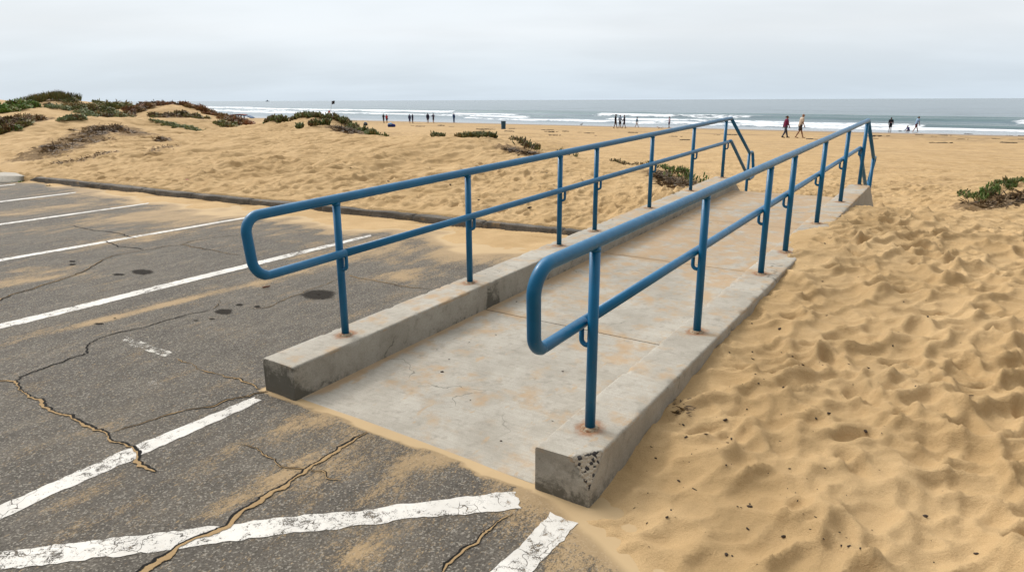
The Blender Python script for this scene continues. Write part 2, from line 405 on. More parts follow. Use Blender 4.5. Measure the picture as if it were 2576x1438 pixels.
def concrete_mat(name='concrete', dark=0.0):
    t = NT(name)
    f = t.noise(2.3, 7, .68, dist=.3); c = t.mix(t.rng(f, .28, .72), (.30, .27, .22), (.42, .385, .325))
    br = t.noise(60, 2, .6, t.mapping((.06, 1, 1), (0, 0, R(34.09)))); c = t.mix(t.rng(br, .42, .6, .13, 0), c, (.17, .15, .12))
    hc = t.n('ShaderNodeVectorMath'); hc.operation = 'ADD'; hn = t.n('ShaderNodeTexNoise'); hn.inputs['Scale'].default_value = 2.2; hn.inputs['Detail'].default_value = 5; t.l(t.pos, hn.inputs['Vector']); hs_ = t.n('ShaderNodeVectorMath'); hs_.operation = 'SCALE'; hs_.inputs['Scale'].default_value = .9; t.l(hn.outputs['Color'], hs_.inputs[0]); t.l(t.pos, hc.inputs[0]); t.l(hs_.outputs[0], hc.inputs[1])
    he = t.voro(.62, 'DISTANCE_TO_EDGE', 'Distance', hc.outputs[0]); c = t.mix(t.math('MULTIPLY', t.rng(he, .002, .006, .75, 0), t.rng(t.noise(.8, 2), .48, .56)), c, (.09, .078, .06))
    f2 = t.noise(14, 5, .65); c = t.mix(t.rng(f2, .50, .72, 0, .5), c, (.20, .175, .14))
    sp = t.noise(160, 2, .7); c = t.mix(t.rng(sp, .35, .65, .25, 0), c, (.15, .13, .10))
    # sand film and stains
    sn = t.noise(5.2, 4, .6, t.mapping((1, 1, 1), (.3, .2, .9))); s2 = t.noise(1.1, 3)
    cov = t.attr('cover')
    sm = t.math('MAXIMUM', t.rng(t.math('ADD', t.math('ADD', t.math('MULTIPLY', sn, .75), t.math('MULTIPLY', s2, .35)), t.math('MULTIPLY', cov, .6)), .62, .82), t.math('MULTIPLY', t.rng(t.noise(6.5, 4, .6, t.mapping((1.5, .7, 1), (0, 0, .6))), .62, .70, 0, .75), t.rng(cov, -.1, .05)))
    c = t.mix(t.math('MULTIPLY', sm, .66), c, t.mix(t.noise(20, 3), (.40, .26, .125), (.33, .195, .085)))
    # grime: dark mould, heavy at the ends and low on the sides
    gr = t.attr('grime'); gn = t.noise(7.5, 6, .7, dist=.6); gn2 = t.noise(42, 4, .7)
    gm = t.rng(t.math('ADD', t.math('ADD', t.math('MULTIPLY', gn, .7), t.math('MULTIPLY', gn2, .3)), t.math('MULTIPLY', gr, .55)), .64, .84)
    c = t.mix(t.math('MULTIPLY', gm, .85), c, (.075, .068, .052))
    # rust round the post feet
    ru = t.attr('rust'); rm = t.rng(t.math('ADD', ru, t.math('MULTIPLY', t.noise(24, 4, .7), .6)), .72, 1.1)
    c = t.mix(t.math('MULTIPLY', rm, .85), c, t.mix(t.noise(50, 3), (.30, .13, .045), (.15, .07, .035)))
    # broken edge: exposed aggregate
    ch = t.attr('chip'); vo = t.voro(55, 'F1', 'Color'); sc = t.n('ShaderNodeSeparateColor'); t.l(vo, sc.inputs[0])
    agg = t.mix(t.rng(sc.outputs[0], .72, .78), t.mix(t.noise(120, 3), (.55, .48, .38), (.26, .21, .15)), (.045, .04, .038))
    c = t.mix(t.rng(ch, .4, .6), c, agg)
    h = t.math('ADD', t.noise(130, 3, .7), t.math('MULTIPLY', t.noise(18, 5, .6), 1.5))
    n = t.bump(h, .35, .006)
    n = t.bump(t.math('MULTIPLY', t.math('MULTIPLY', t.voro(55), ch), -1.0), .8, .012, n)
    return t.fin(c, .82, n, spec=.3)
def paint_mat(name, col, wear=.5):
    t = NT(name)
    f = t.noise(3.5, 4); c = t.mix(t.rng(f, .35, .65), col, tuple(x*.86 for x in col))
    f2 = t.noise(45, 4, .7); c = t.mix(t.rng(f2, .52, .72, 0, .5), c, (.42, .36, .29))
    wv = t.n('ShaderNodeVectorMath'); wv.operation = 'ADD'; nz = t.n('ShaderNodeTexNoise'); nz.inputs['Scale'].default_value = 9; t.l(t.pos, nz.inputs['Vector'])
    sc_ = t.n('ShaderNodeVectorMath'); sc_.operation = 'SCALE'; sc_.inputs['Scale'].default_value = .16; t.l(nz.outputs['Color'], sc_.inputs[0]); t.l(t.pos, wv.inputs[0]); t.l(sc_.outputs[0], wv.inputs[1])
    ed = t.voro(8.0, 'DISTANCE_TO_EDGE', 'Distance', wv.outputs[0])
    a = t.noise(16, 5, .7, dist=.5); b = t.noise(150, 3, .75); big = t.noise(1.6, 3)
    keep = t.math('ADD', t.math('ADD', t.math('MULTIPLY', a, .5), t.math('MULTIPLY', b, .38)), t.math('MULTIPLY', big, .3))
    k = t.rng(keep, .38+.22*wear, .46+.22*wear)
    ck = t.math('MAXIMUM', t.rng(ed, .006, .022), t.rng(t.noise(2.4, 3), .50, .58, 1, 0))
    k = t.math('MULTIPLY', k, ck)
    h = t.noise(75, 3, .75)
    t.fin(c, .7, t.bump(h, .35, .008), spec=.3)
    return t.cut(k)
def rail_paint():
    t = NT('blue_rail_paint')
    f = t.noise(6, 4); c = t.mix(t.rng(f, .3, .7), (.0012, .092, .198), (.002, .112, .238))
    sp = t.noise(95, 3, .75); c = t.mix(t.rng(sp, .66, .72), c, (.10, .08, .065))
    fade = t.noise(16, 4, .7); c = t.mix(t.rng(fade, .6, .8, 0, .25), c, (.03, .13, .25))
    return t.fin(c, t.rng(t.noise(30, 3), .3, .7, .30, .42), t.bump(t.noise(38, 4, .6), .10, .004), spec=.32)
def veg_mat():
    t = NT('foliage'); c = t.attr('col', 'Color')
    return t.fin(t.mix(t.rng(t.noise(60, 2), .3, .7, 0, .4), c, t.mix(1.0, c, (.5, .5, .5), 'MULTIPLY')), .6, spec=.3)
def sea_mat():
    t = NT('sea_water')
    fo = t.attr('foam'); sh = t.attr('shallow'); gr = t.attr('green')
    vs = t.mapping((.10, .55, 1), (0, 0, R(48.3)))
    vm = t.mapping((.35, 1.0, 1), (0, 0, R(48.3)))
    n1 = t.noise(.55, 5, .62, vs); n2 = t.noise(1.7, 5, .65, vm)
    c = t.mix(t.rng(n1, .35, .65), (.06, .098, .125), (.11, .155, .185))
    n0 = t.noise(.06, 5, .6, t.mapping((.25, 1.0, 1), (0, 0, R(48.3)))); c = t.mix(t.rng(n0, .42, .62, 0, .7), c, (.035, .07, .085))
    c = t.mix(t.math('MULTIPLY', gr, .6), c, (.045, .115, .105))
    c = t.mix(t.math('MULTIPLY', sh, .8), c, (.22, .235, .25))
    fm = t.rng(t.math('ADD', t.math('MULTIPLY', t.math('SUBTRACT', t.math('ADD', t.math('MULTIPLY', n1, .5), t.math('MULTIPLY', n2, .5)), .23), 1.9), fo), .84, 1.06)
    c = t.mix(t.math('MULTIPLY', fm, .9), c, (.68, .70, .72))
    rg = t.rng(fm, 0, 1, .22, .9)
    h = t.math('ADD', t.noise(.8, 6, .62, t.mapping((.4, 1, 1), (0, 0, R(48.3)))), t.math('MULTIPLY', fm, .4))
    n = t.n('ShaderNodeBump'); n.inputs['Distance'].default_value = .5; t.l(h, n.inputs['Height']); t.set(n.inputs['Strength'], t.rng(sh, .2, 1, .34, .05))
    return t.fin(c, rg, n.outputs[0], spec=.5, IOR=1.33)
def void_shade_mat():
    t = NT('crack_void_shade'); t.fin((.012, .011, .010), .95, spec=.1)  # dark of open gaps, also the shade painted beside sand-filled cracks
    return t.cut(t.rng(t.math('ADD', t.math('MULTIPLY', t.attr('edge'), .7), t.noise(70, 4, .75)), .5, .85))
MAT = dict(sand=sand_mat(), asphalt=asphalt_mat(), concrete=concrete_mat(), line=paint_mat('white_road_paint', (.57, .54, .49), .46), faded=paint_mat('faded_road_paint', (.50, .47, .41), .86),
           rail=rail_paint(), veg=veg_mat(), sea=sea_mat(), void_shade=void_shade_mat(), oil=plain('oil_stain', (.028, .023, .018), .55, .3, 14))
def sandfill():
    t = NT('crack_sand'); c = t.mix(t.noise(9, 3), (.38, .26, .135), (.27, .18, .09)); g = t.noise(300, 2, .7)
    t.fin(t.mix(t.rng(g, .3, .7), c, t.mix(.5, c, (.15, .1, .05))), .95, t.bump(t.noise(90, 3), .4, .006), spec=.1)
    return t.cut(t.rng(t.math('ADD', t.math('MULTIPLY', t.attr('edge'), .7), t.noise(85, 3, .7)), .55, .8))
MAT['fill'] = sandfill()

# ------------------------------------------------------------------ people (evaluated before the heavy meshes exist)
SKIN = {k: plain('skin_'+k, c, .6, .12) for k, c in dict(light=(.42, .23, .15), tan=(.27, .135, .08), brown=(.12, .055, .033), dark=(.06, .03, .02)).items()}
HAIR = {k: plain('hair_'+k, c, .6, .3) for k, c in dict(black=(.012, .01, .009), brown=(.045, .025, .015), grey=(.3, .28, .26), white=(.6, .58, .54)).items()}
EYE = plain('eye', (.02, .015, .012), .3); LIP = plain('lip', (.2, .07, .06), .6)
_cl = {}
def cloth(col):
    if col not in _cl: _cl[col] = plain('cloth', col, .9, .3, 18)
    return _cl[col]
def person(px, foot, top, face, label, skin='tan', shirt=(.02, .02, .03), bottom=(.02, .02, .03), legs='shorts', sleeves='short', hair='black', hairdo='short', stride=.0, arms=(.1, -.1), lean=0.0, elbow=(.15, .15), hips=False, girth=1.0, pose=None, foot_col=None, extra=None, printed=None):
    S_ = 1.0683
    P = hit(px/S_, foot/S_); d = P[1]; h = (foot-top)/S_*d/1763*(1.0 if pose is None else 1.9)
    root = empty('person', P, face); tag(root, label, 'person', 'people on the beach')
    k = h/1.72; g = girth
    cl, sl = math.cos(lean), math.sin(lean)
    hipz = .90*k
    def up(x, y, z):   # torso point relative to the hips, leaned forward
        return np.array([x*cl+z*sl, y, hipz+z*cl-x*sl])*1.0
    V = lambda *a: np.array(a, float)
    if pose == 'sit':
        hipz = .12*k
    sh = [up(0, s*.19*k, .50*k) for s in (1, -1)]
    neck = up(.0, 0, .56*k); head = up(.03*k+.05*k*lean, 0, .70*k)
    # legs
    L = []
    for i, s in enumerate((1, -1)):
        hp = V(0, s*.085*k, hipz)
        a = stride*(1 if i == 0 else -1)
        if pose == 'sit':
            kn = V(.30*k, s*.16*k, .33*k if s > 0 else .2*k); an = V(.62*k if s > 0 else .45*k, s*(.14 if s > 0 else -.05)*k, .07*k)
        else:
            bend = .10*k if a < 0 else .02*k
            kn = hp+V(math.sin(a)*.42*k+bend*.6, 0, -math.cos(a)*.43*k)
            an = V(kn[0]+math.sin(a*1.05)*.40*k-(bend*.8 if a < 0 else 0), s*.085*k, .07*k+(.04*k if a < -.25 else 0))
        toe = an+V(.17*k, s*.02*k, -.045*k)
        if a < -.25 and pose is None: toe[2] = .025*k
        L.append((hp, kn, an, toe))
    A = []
    for i, s in enumerate((1, -1)):
        a = arms[i]; p = sh[i]
        if hips:
            el = p+V(-.08*k, s*.20*k, -.22*k); wr = V(.06*k, s*.15*k, hipz+.10*k)
        else:
            el = p+V(math.sin(a)*.29*k, s*.05*k, -math.cos(a)*.29*k); b = a+elbow[i]; wr = el+V(math.sin(b)*.25*k, -s*.01*k, -math.cos(b)*.25*k)
        A.append((p, el, wr, s))
    B = []
    tors = [(up(0, 0, -.03*k), up(0, 0, .10*k), .112*k*g, .105*k*g, 1.35), (up(0, 0, .10*k), up(.01*k, 0, .40*k), .102*k*g, .115*k*g, 1.45)]
    for p, q, a, b, sy in tors: B.append(capsule(p, q, a, b, sy, 20))
    B.append(capsule(sh[0]+V(0, -.03*k, 0), sh[1]+V(0, .03*k, 0), .066*k, .066*k))
    B.append(capsule(up(.0, 0, .48*k), head-V(0, 0, .03*k), .056*k, .05*k))
    B.append(ellip(head, (.093*k, .074*k, .112*k))); B.append(ellip(head+V(.03*k, 0, -.05*k), (.062*k, .055*k, .06*k)))
    B.append(capsule(head+V(.085*k, 0, .012*k), head+V(.105*k, 0, -.022*k), .010*k, .016*k))           # nose
    for s in (1, -1): B.append(ellip(head+V(-.005*k, s*.076*k, -.005*k), (.022*k, .012*k, .032*k)))     # ears
    for hp, kn, an, toe in L:
        B += [capsule(hp, kn, .085*k*g, .056*k), capsule(kn+(an-kn)*.0, kn+(an-kn)*.3, .054*k, .058*k), capsule(kn+(an-kn)*.3, an, .058*k, .034*k), capsule(an-V(.03*k, 0, .03*k), toe, .036*k, .028*k)]
    for p, el, wr, s in A:
        B += [capsule(p, el, .05*k, .038*k), capsule(el, wr, .039*k, .026*k)]
        w = (wr-el)/np.linalg.norm(wr-el); side = np.array([1., 0, 0]); side = side-w*(side@w); side /= np.linalg.norm(side)
        pm = wr+w*.05*k; nrm_ = np.cross(w, side)
        B.append(capsule(wr+w*.02*k, pm+w*.035*k, .026*k, .034*k))
        for j, (o_, ln) in enumerate(((-.027, .06), (-.009, .072), (.009, .068), (.027, .052))):
            a0 = pm+w*.03*k+side*o_*k; a1 = a0+w*ln*.55*k; a2 = a1+(w*.75-nrm_*s*.5)*ln*.6*k
            B += [capsule(a0, a1, .0105*k, .0098*k, seg=8), capsule(a1, a2, .0098*k, .008*k, seg=8)]
        B.append(capsule(wr+w*.03*k+side*.025*k, wr+w*.075*k+side*.062*k, .013*k, .010*k, seg=8))        # thumb
    vox = .011*k
    body = remeshed('body', B, vox, [SKIN[skin]], root, 3)
    # face: eyes and mouth added to the same mesh
    import bmesh
    bm = bmesh.new(); bm.from_mesh(body.data); n0 = len(bm.faces)
    for c, rr, mi in ((head+V(.083*k, .03*k, .01*k), .011*k, 1), (head+V(.083*k, -.03*k, .01*k), .011*k, 1), (head+V(.085*k, 0, -.058*k), .013*k, 2)):
        rt = bmesh.ops.create_uvsphere(bm, u_segments=8, v_segments=6, radius=rr, matrix=Matrix.Translation(c))
        for v in rt['verts']:
            for f in v.link_faces: f.material_index = mi; f.smooth = True
    bm.to_mesh(body.data); bm.free(); body.data.materials.append(EYE); body.data.materials.append(LIP)
    # clothes
    T = []
    for p, q, a, b, sy in tors: T.append(capsule(p+V(0, 0, .02*k), q, a+.022*k, b+.018*k, sy, 20))
    T.append(capsule(sh[0]+V(0, -.03*k, .0), sh[1]+V(0, .03*k, .0), .078*k, .078*k))
    for p, el, wr, s in A:
        if sleeves == 'short': T.append(capsule(p, p+(el-p)*.7, .064*k, .06*k))
        elif sleeves == 'long': T += [capsule(p, el, .066*k, .056*k), capsule(el, wr-(wr-el)*.02, .055*k, .042*k)]
    remeshed('shirt', T, .016*k, [cloth(shirt)], root, 4)
    T = [capsule(up(0, 0, -.03*k), up(0, 0, .04*k), .13*k*g, .118*k*g, 1.32, 20)]
    for hp, kn, an, toe in L:
        if legs == 'shorts': T.append(capsule(hp, hp+(kn-hp)*.72, .105*k*g, .092*k*g))
        elif legs == 'trousers': T += [capsule(hp, kn, .103*k*g, .078*k), capsule(kn, an-(an-kn)*.04, .078*k, .058*k)]
        elif legs == 'brief': T.append(capsule(hp, hp+(kn-hp)*.15, .10*k*g, .095*k*g))
    if legs == 'dress': T.append(capsule(up(0, 0, .05*k), V(0, 0, hipz-.36*k), .12*k, .17*k, 1.2, 20))
    remeshed({'trousers': 'trousers', 'dress': 'skirt'}.get(legs, 'shorts'), T, .016*k, [cloth(bottom)], root, 4)
    if hairdo == 'hat':
        v, q, t_ = joinm([ellip(head+V(0, 0, .06*k), (.1*k, .095*k, .085*k)), ellip(head+V(.01*k, 0, .045*k), (.17*k, .16*k, .012*k))]); mesh('hat', v, q, t_, [HAIR['white']], root)
    elif hairdo != 'bald':
        T = [ellip(head+V(-.022*k, 0, .03*k), (.092*k, .083*k, .097*k))]
        if hairdo == 'bun': T += [ellip(head+V(-.135*k, 0, .02*k), (.045*k, .045*k, .045*k)), capsule(head+V(-.09*k, 0, .02*k), head+V(-.12*k, 0, .02*k), .03*k, .025*k)]
        if hairdo == 'tail': T += [capsule(head+V(-.09*k, 0, .03*k), head+V(-.17*k, 0, -.02*k), .035*k, .03*k)]
        if hairdo == 'long': T += [capsule(head+V(-.05*k, 0, 0), up(-.09*k, 0, .42*k), .07*k, .05*k)]
        remeshed('hair', T, .012*k, [HAIR[hair]], root, 2)
    if foot_col:
        for hp, kn, an, toe in L:
            v, q, t_ = capsule(an-V(.04*k, 0, .032*k), toe+V(.01*k, 0, 0), .044*k, .036*k); mesh('shoe', v, q, t_, [cloth(foot_col)], root)
    if extra == 'backpack':
        remeshed('backpack', [capsule(up(-.15*k, 0, .14*k), up(-.15*k, 0, .42*k), .09*k, .08*k, 1.5)], .016*k, [cloth((.015, .017, .02))], root, 4)
    if extra == 'bag':
        remeshed('shoulder_bag', [ellip(A[1][2]+V(.02*k, -.03*k, -.08*k), (.11*k, .06*k, .12*k))], .016*k, [cloth((.03, .03, .07))], root, 4)
    if extra == 'strap':
        remeshed('scarf', [ellip(up(-.03*k, 0, .53*k), (.1*k, .11*k, .07*k))], .016*k, [cloth((.02, .015, .03))], root, 4)
    if printed:
        v, q, t_ = ellip(up(printed[0]*k, printed[1]*k, printed[2]*k), (.03*k, .05*k, .05*k)); mesh('shirt_print', v, q, t_, [cloth((.6, .35, .3))], root)
    return root
NAVY = (.018, .02, .055)
AWAY = R(60)       # looking out to sea
person(1031.4, 330.5, 306, AWAY, 'person in dark clothes with a dark backpack, leftmost on the shore, facing the sea', 'dark', (.02, .025, .03), (.015, .015, .02), 'shorts', extra='backpack', elbow=(.4, 1.6))
person(1039.8, 330.9, 308, AWAY+.3, 'person in a red top holding a dark bag beside the leftmost dark figure', 'tan', (.42, .03, .03), (.03, .025, .05), 'shorts', extra='bag')
person(1101.3, 331, 307.4, AWAY+.5, 'person in a loose slate blue outfit standing left of a navy clad companion', 'tan', (.05, .06, .13), (.05, .06, .13), 'dress', 'long', 'brown')
person(1109.1, 331.2, 307, AWAY-.2, 'slim person in navy clothes standing right of the slate blue figure', 'brown', (.03, .03, .06), (.035, .03, .06), 'shorts', 'long')
person(1150.2, 331, 304.5, AWAY+.9, 'person with long dark hair, navy top and bare legs at the water edge', 'tan', NAVY, (.03, .02, .03), 'shorts', 'long', hairdo='long', stride=.15)
person(1164.8, 330.2, 305, AWAY-.1, 'person with hands on hips in navy t-shirt and dark shorts facing the sea', 'tan', (.03, .035, .08), (.03, .02, .02), 'shorts', 'short', 'brown', hips=True)
person(1220, 330, 304.6, AWAY, 'person in blue jacket, blue trousers and a pale hat standing alone', 'light', (.02, .06, .16), (.03, .07, .17), 'trousers', 'long', hairdo='hat')
person(1653.5, 345, 307.7, R(-20), 'tall person in black long top and shorts, leftmost of the walking trio', 'brown', (.012, .012, .018), (.04, .02, .018), 'shorts', 'long', stride=.22, arms=(-.3, -.2), elbow=(.7, .9))
person(1665.6, 344, 309.8, R(-60), 'person in light blue patterned shirt and dark shorts, middle of the trio', 'brown', (.27, .36, .5), (.02, .015, .025), 'shorts', 'short', girth=1.12, stride=.1, elbow=(.9, .9))
person(1677.2, 344.6, 309.8, R(170), 'person in navy long sleeved top, rightmost of the trio, turned to the others', 'brown', (.018, .018, .04), (.03, .02, .045), 'shorts', 'long', stride=.25, arms=(.4, -.1))
person(1711, 343, 315.5, R(5), 'child in teal top and white bottoms walking along the wet sand', 'tan', (.04, .12, .2), (.6, .58, .56), 'brief', 'short', stride=.38, arms=(-.3, .3), hair='brown')
person(1798, 343.5, 314, R(200), 'person in white patterned top and purple shorts above the far handrail', 'brown', (.42, .36, .42), (.06, .03, .09), 'shorts', 'short', hairdo='long', stride=.12, extra='strap')
person(2108.8, 370.5, 312.3, R(2), 'woman in maroon jumper and grey trousers walking with her hair in a bun', 'tan', (.115, .006, .035), (.055, .06, .085), 'trousers', 'long', 'brown', 'bun', stride=.27, arms=(-.28, .18), girth=1.16, lean=.06, foot_col=(.03, .028, .03), elbow=(.08, .25))
person(2147.6, 371.2, 307, R(4), 'man in pale patterned shirt and dark brown shorts walking barefoot', 'tan', (.42, .34, .27), (.045, .032, .03), 'shorts', 'short', 'brown', 'bald', stride=.36, arms=(.06, -.05), girth=1.1, lean=.16, elbow=(.3, .5))
person(2391, 354, 316, R(75), 'child in black t-shirt with a pale print and black shorts facing the sea', 'brown', (.012, .012, .018), (.012, .012, .018), 'shorts', 'short', arms=(.1, -.3), stride=.08, printed=(-.145, 0, .2))
person(2442, 354.5, 337, R(190), 'person in navy top and cap sitting on the sand with bare legs', 'tan', (.02, .02, .09), (.1, .06, .05), 'brief', 'long', pose='sit', lean=.35, arms=(.5, .5), elbow=(.5, .5))
person(2459.5, 355.5, 312.8, R(5), 'person with ponytail in light blue t-shirt and maroon shorts leaning forward mid-stride', 'tan', (.2, .28, .38), (.085, .015, .02), 'shorts', 'short', 'brown', 'tail', stride=.42, lean=.24, arms=(.15, .1))

# dog, birds
def shore_dog():
    S_ = 1.0683; P = hit(1774/S_, 347.4/S_)
    root = empty('dog', P, R(175)); root.scale = (1, 1, .82); tag(root, 'small brown and white dog on the wet sand, just above the far handrail', 'dog')
    k = .62
    B = [capsule((-.28*k, 0, .36*k), (.0, 0, .36*k), .105*k, .10*k), capsule((0, 0, .36*k), (.28*k, 0, .39*k), .105*k, .13*k), capsule((.3*k, 0, .42*k), (.46*k, 0, .56*k), .09*k, .07*k),
         ellip((.5*k, 0, .6*k), (.1*k, .08*k, .085*k)), capsule((.55*k, 0, .58*k), (.68*k, 0, .55*k), .05*k, .035*k)]
    for s in (1, -1):
        B += [capsule((.26*k, s*.075*k, .34*k), (.24*k, s*.075*k, .18*k), .05*k, .033*k), capsule((.24*k, s*.075*k, .18*k), (.27*k+s*.03, s*.075*k, .03*k), .03*k, .026*k),
              capsule((-.28*k, s*.075*k, .34*k), (-.2*k, s*.08*k, .22*k), .075*k, .045*k), capsule((-.2*k, s*.08*k, .22*k), (-.32*k, s*.08*k, .13*k), .035*k, .027*k), capsule((-.32*k, s*.08*k, .13*k), (-.29*k+s*.02, s*.08*k, .03*k), .027*k, .024*k)]
    t = NT('dog_coat'); tc = t.n('ShaderNodeTexCoord').outputs['Object']
    f = t.noise(5.5, 2, .4, tc); c = t.mix(t.rng(f, .48, .52), (.55, .48, .42), (.07, .035, .022)); t.fin(c, .85)
    remeshed('body', B, .011, [t.m], root, 3)
    v, q, tt = capsule((-.34*k, 0, .42*k), (-.52*k, 0, .58*k), .035*k, .018*k); mesh('tail', v, q, tt, [t.m], root)
    for s in (1, -1): v, q, tt = ellip((.47*k, s*.075*k, .6*k), (.04*k, .018*k, .07*k)); mesh('ear', v, q, tt, [plain('dog_ear', (.06, .03, .02))], root)
    v, q, tt = ellip((.7*k, 0, .56*k), (.022*k, .024*k, .02*k)); mesh('nose', v, q, tt, [EYE], root)
shore_dog()
def shore_bird(px, py, label, face, k):
    S_ = 1.0683; P = hit(px/S_, py/S_); root = empty('shore_bird', P, face); tag(root, label, 'bird', 'birds at the waterline')
    m = plain('plumage', (.16, .14, .12), .8); m2 = plain('bill', (.05, .045, .04), .5)
    B = [capsule((-.12*k, 0, .24*k), (.08*k, 0, .3*k), .055*k, .075*k), capsule((.1*k, 0, .33*k), (.17*k, 0, .44*k), .04*k, .028*k), ellip((.19*k, 0, .47*k), (.045*k, .035*k, .035*k)), capsule((-.14*k, 0, .23*k), (-.3*k, 0, .17*k), .04*k, .012*k, 1.3)]
    remeshed('body', B, .012*k, [m], root, 3)
    v, q, t = tube([(.22*k, 0, .47*k), (.31*k, 0, .45*k), (.38*k, 0, .41*k)], [.012*k, .009*k, .004*k], 8); mesh('bill', v, q, t, [m2], root)
    for s in (1, -1):
        v, q, t = tube([(.0, s*.03*k, .2*k), (-.02*k, s*.03*k, .11*k), (.0, s*.03*k, 0), (.07*k, s*.035*k, .004)], .008*k, 8); mesh('leg', v, q, t, [m2], root)
        v, q, t = ellip((-.06*k, s*.06*k, .28*k), (.15*k, .018*k, .05*k)); mesh('wing', v, q, t, [m], root)
shore_bird(1563, 339, 'small dark wading bird at the water edge left of the walking trio', R(20), .95)
shore_bird(2267.5, 343.4, 'tiny grey bird on wet sand beside the top of the near handrail', R(30), .8)

# ------------------------------------------------------------------ things on the beach
def litter_bin():
    S_ = 1.0683; P = hit(1353/S_, 347/S_); h = 20.5/S_*P[1]/1763
    root = empty('litter_bin', P, .4); tag(root, 'dark blue ribbed barrel litter bin standing on the open beach', 'litter bin')
    m = plain('blue_plastic', (.018, .07, .12), .5, .2, 9); prof = []
    for i in range(49):
        z = i/48; rr = .30*h*(.94+.10*z)
        rr += .012*h*max(0, math.sin(z*math.pi*12)) if .04 < z < .93 else (.02*h if z >= .93 else 0)
        prof.append((rr, z*h))
    a = np.arange(40)*2*np.pi/40
    V = np.concatenate([np.stack([r_*np.cos(a), r_*np.sin(a), np.full(40, z)], 1) for r_, z in prof]); mesh('barrel', V, gridf(49, 40, True), None, [m], root)
    V = np.concatenate([np.stack([r_*np.cos(a), r_*np.sin(a), np.full(40, z)], 1) for r_, z in ((.33*h, h*.97), (.345*h, h*1.0), (.33*h, h*1.02), (.27*h, h*1.015), (.26*h, h*.8), (.02*h, h*.78))]); mesh('rim', V, gridf(6, 40, True), None, [plain('dark_rim', (.02, .04, .06), .6)], root)
litter_bin()
def soft_heap(px, py, wpx, hpx, name, label, cat, cols, seed, n=7):
    S_ = 1.0683; P = hit(px/S_, py/S_); s = P[1]/1763/S_; w, h = wpx*s, hpx*s
    r_ = np.random.default_rng(seed); root = empty(name, P); tag(root, label, cat)
    for j, c in enumerate(cols):
        B = []
        for i in range(n if j == 0 else 2):
            x = (r_.random()-.5)*w*.62 if j == 0 else (-.22+.4*j*(r_.random()-.3))*w; z = h*(.22+.3*r_.random())*(1-abs(x)/w) if j == 0 else h*(.5+.25*r_.random())
            y = (r_.random()-.5)*w*.3-(.12*w if j else 0); rr = h*(.28+.18*r_.random())*(.7 if j else 1)
            B.append(ellip((x, y, z), (rr*1.25, rr*1.1, rr)))
        if j == 0: B.append(ellip((0, 0, h*.2), (w*.45, w*.3, h*.24)))
        remeshed(('body', 'pocket', 'towel')[j], B, max(.012, h*.04), [cloth(c)], root, 4)
soft_heap(1052.5, 341.5, 20, 11.5, 'beach_bag', 'bright blue slumped beach bag with a pale blue flap on dry sand', 'bag', [(.018, .03, .16), (.2, .36, .62)], 3)
soft_heap(983, 337.8, 10.5, 9.4, 'beach_bag', 'small dark grey bag on the sand right of the ice plant dune', 'bag', [(.03, .04, .055), (.12, .16, .22)], 5, 5)
soft_heap(2420, 354.6, 8, 4.6, 'backpack', 'black backpack lying on the sand left of the seated person', 'bag', [(.012, .015, .016), (.04, .045, .05)], 6, 4)
soft_heap(2414, 354.4, 7, 3.0, 'beach_towel', 'pale heaped towel beside the black backpack', 'towel', [(.28, .24, .2)], 9, 4)

def arched_structure():
    P0 = hit(650/1.0683, 321.5/1.0683); P = np.array([P0[0], P0[1], P0[2]]); s = P[1]/1763/1.0683
    root = empty('low_shelter', P, 0.0); tag(root, 'low arched beach shelter with red top and blue legs beyond the left dunes', 'shelter')
    blue = plain('faded_blue_paint', (.06, .11, .2), .6); red = plain('rust_red_paint', (.22, .07, .05), .7)
    xs = np.linspace(-30, 30, 41); zs = np.where(xs < 14, 12.5-((xs+4)/20)**2*2.2, 12.5-(18/20)**2*2.2-((xs-14)/16)**1.6*6.0)
    T, B_ = [], []
    for y0, y1 in ((-14, 14),):
        for i in range(41):
            for y in (y0, y1): T.append((xs[i]*s, y*s, (zs[i]+1.8)*s)); 
            for y in (y0, y1): B_.append((xs[i]*s, y*s, (zs[i])*s))
    def slab(lo, hi, name, m):
        V = []; 
        for i in range(41):
            for y, dz in ((-14, lo), (14, lo), (14, hi), (-14, hi)): V.append((xs[i]*s, y*s, (zs[i]+dz)*s))
        Fq = gridf(41, 4, True).tolist()+[[0, 1, 2, 3], [160+3, 160+2, 160+1, 160]]; mesh(name, V, Fq, None, [m], root, False)
    slab(-1.4, 0.6, 'beam', blue)
    xs0, zs0 = xs.copy(), zs.copy(); xs = np.linspace(-27, 12, 41); zs = 12.9-((xs+6)/20)**2*2.0
    slab(-.1, 1.8, 'roof', red)
    for x in (-12, 3):
        for y in (-10, 10):
            z1 = 11.3
            v, q, t = tube([(x*s, y*s, -.2), (x*s, y*s, (z1-.6)*s)], [1.9*s, 1.3*s], 12); mesh('leg', v, q, t, [blue], root)
    v, q, t = tube(fillet([(-29*s, 0, 9*s), (-29*s, 0, 19*s), (-24*s, 0, 19*s), (-24*s, 0, 10*s)], 1.5*s), .25*s, 8); mesh('ladder_hoop', v, q, t, [blue], root)
arched_structure()
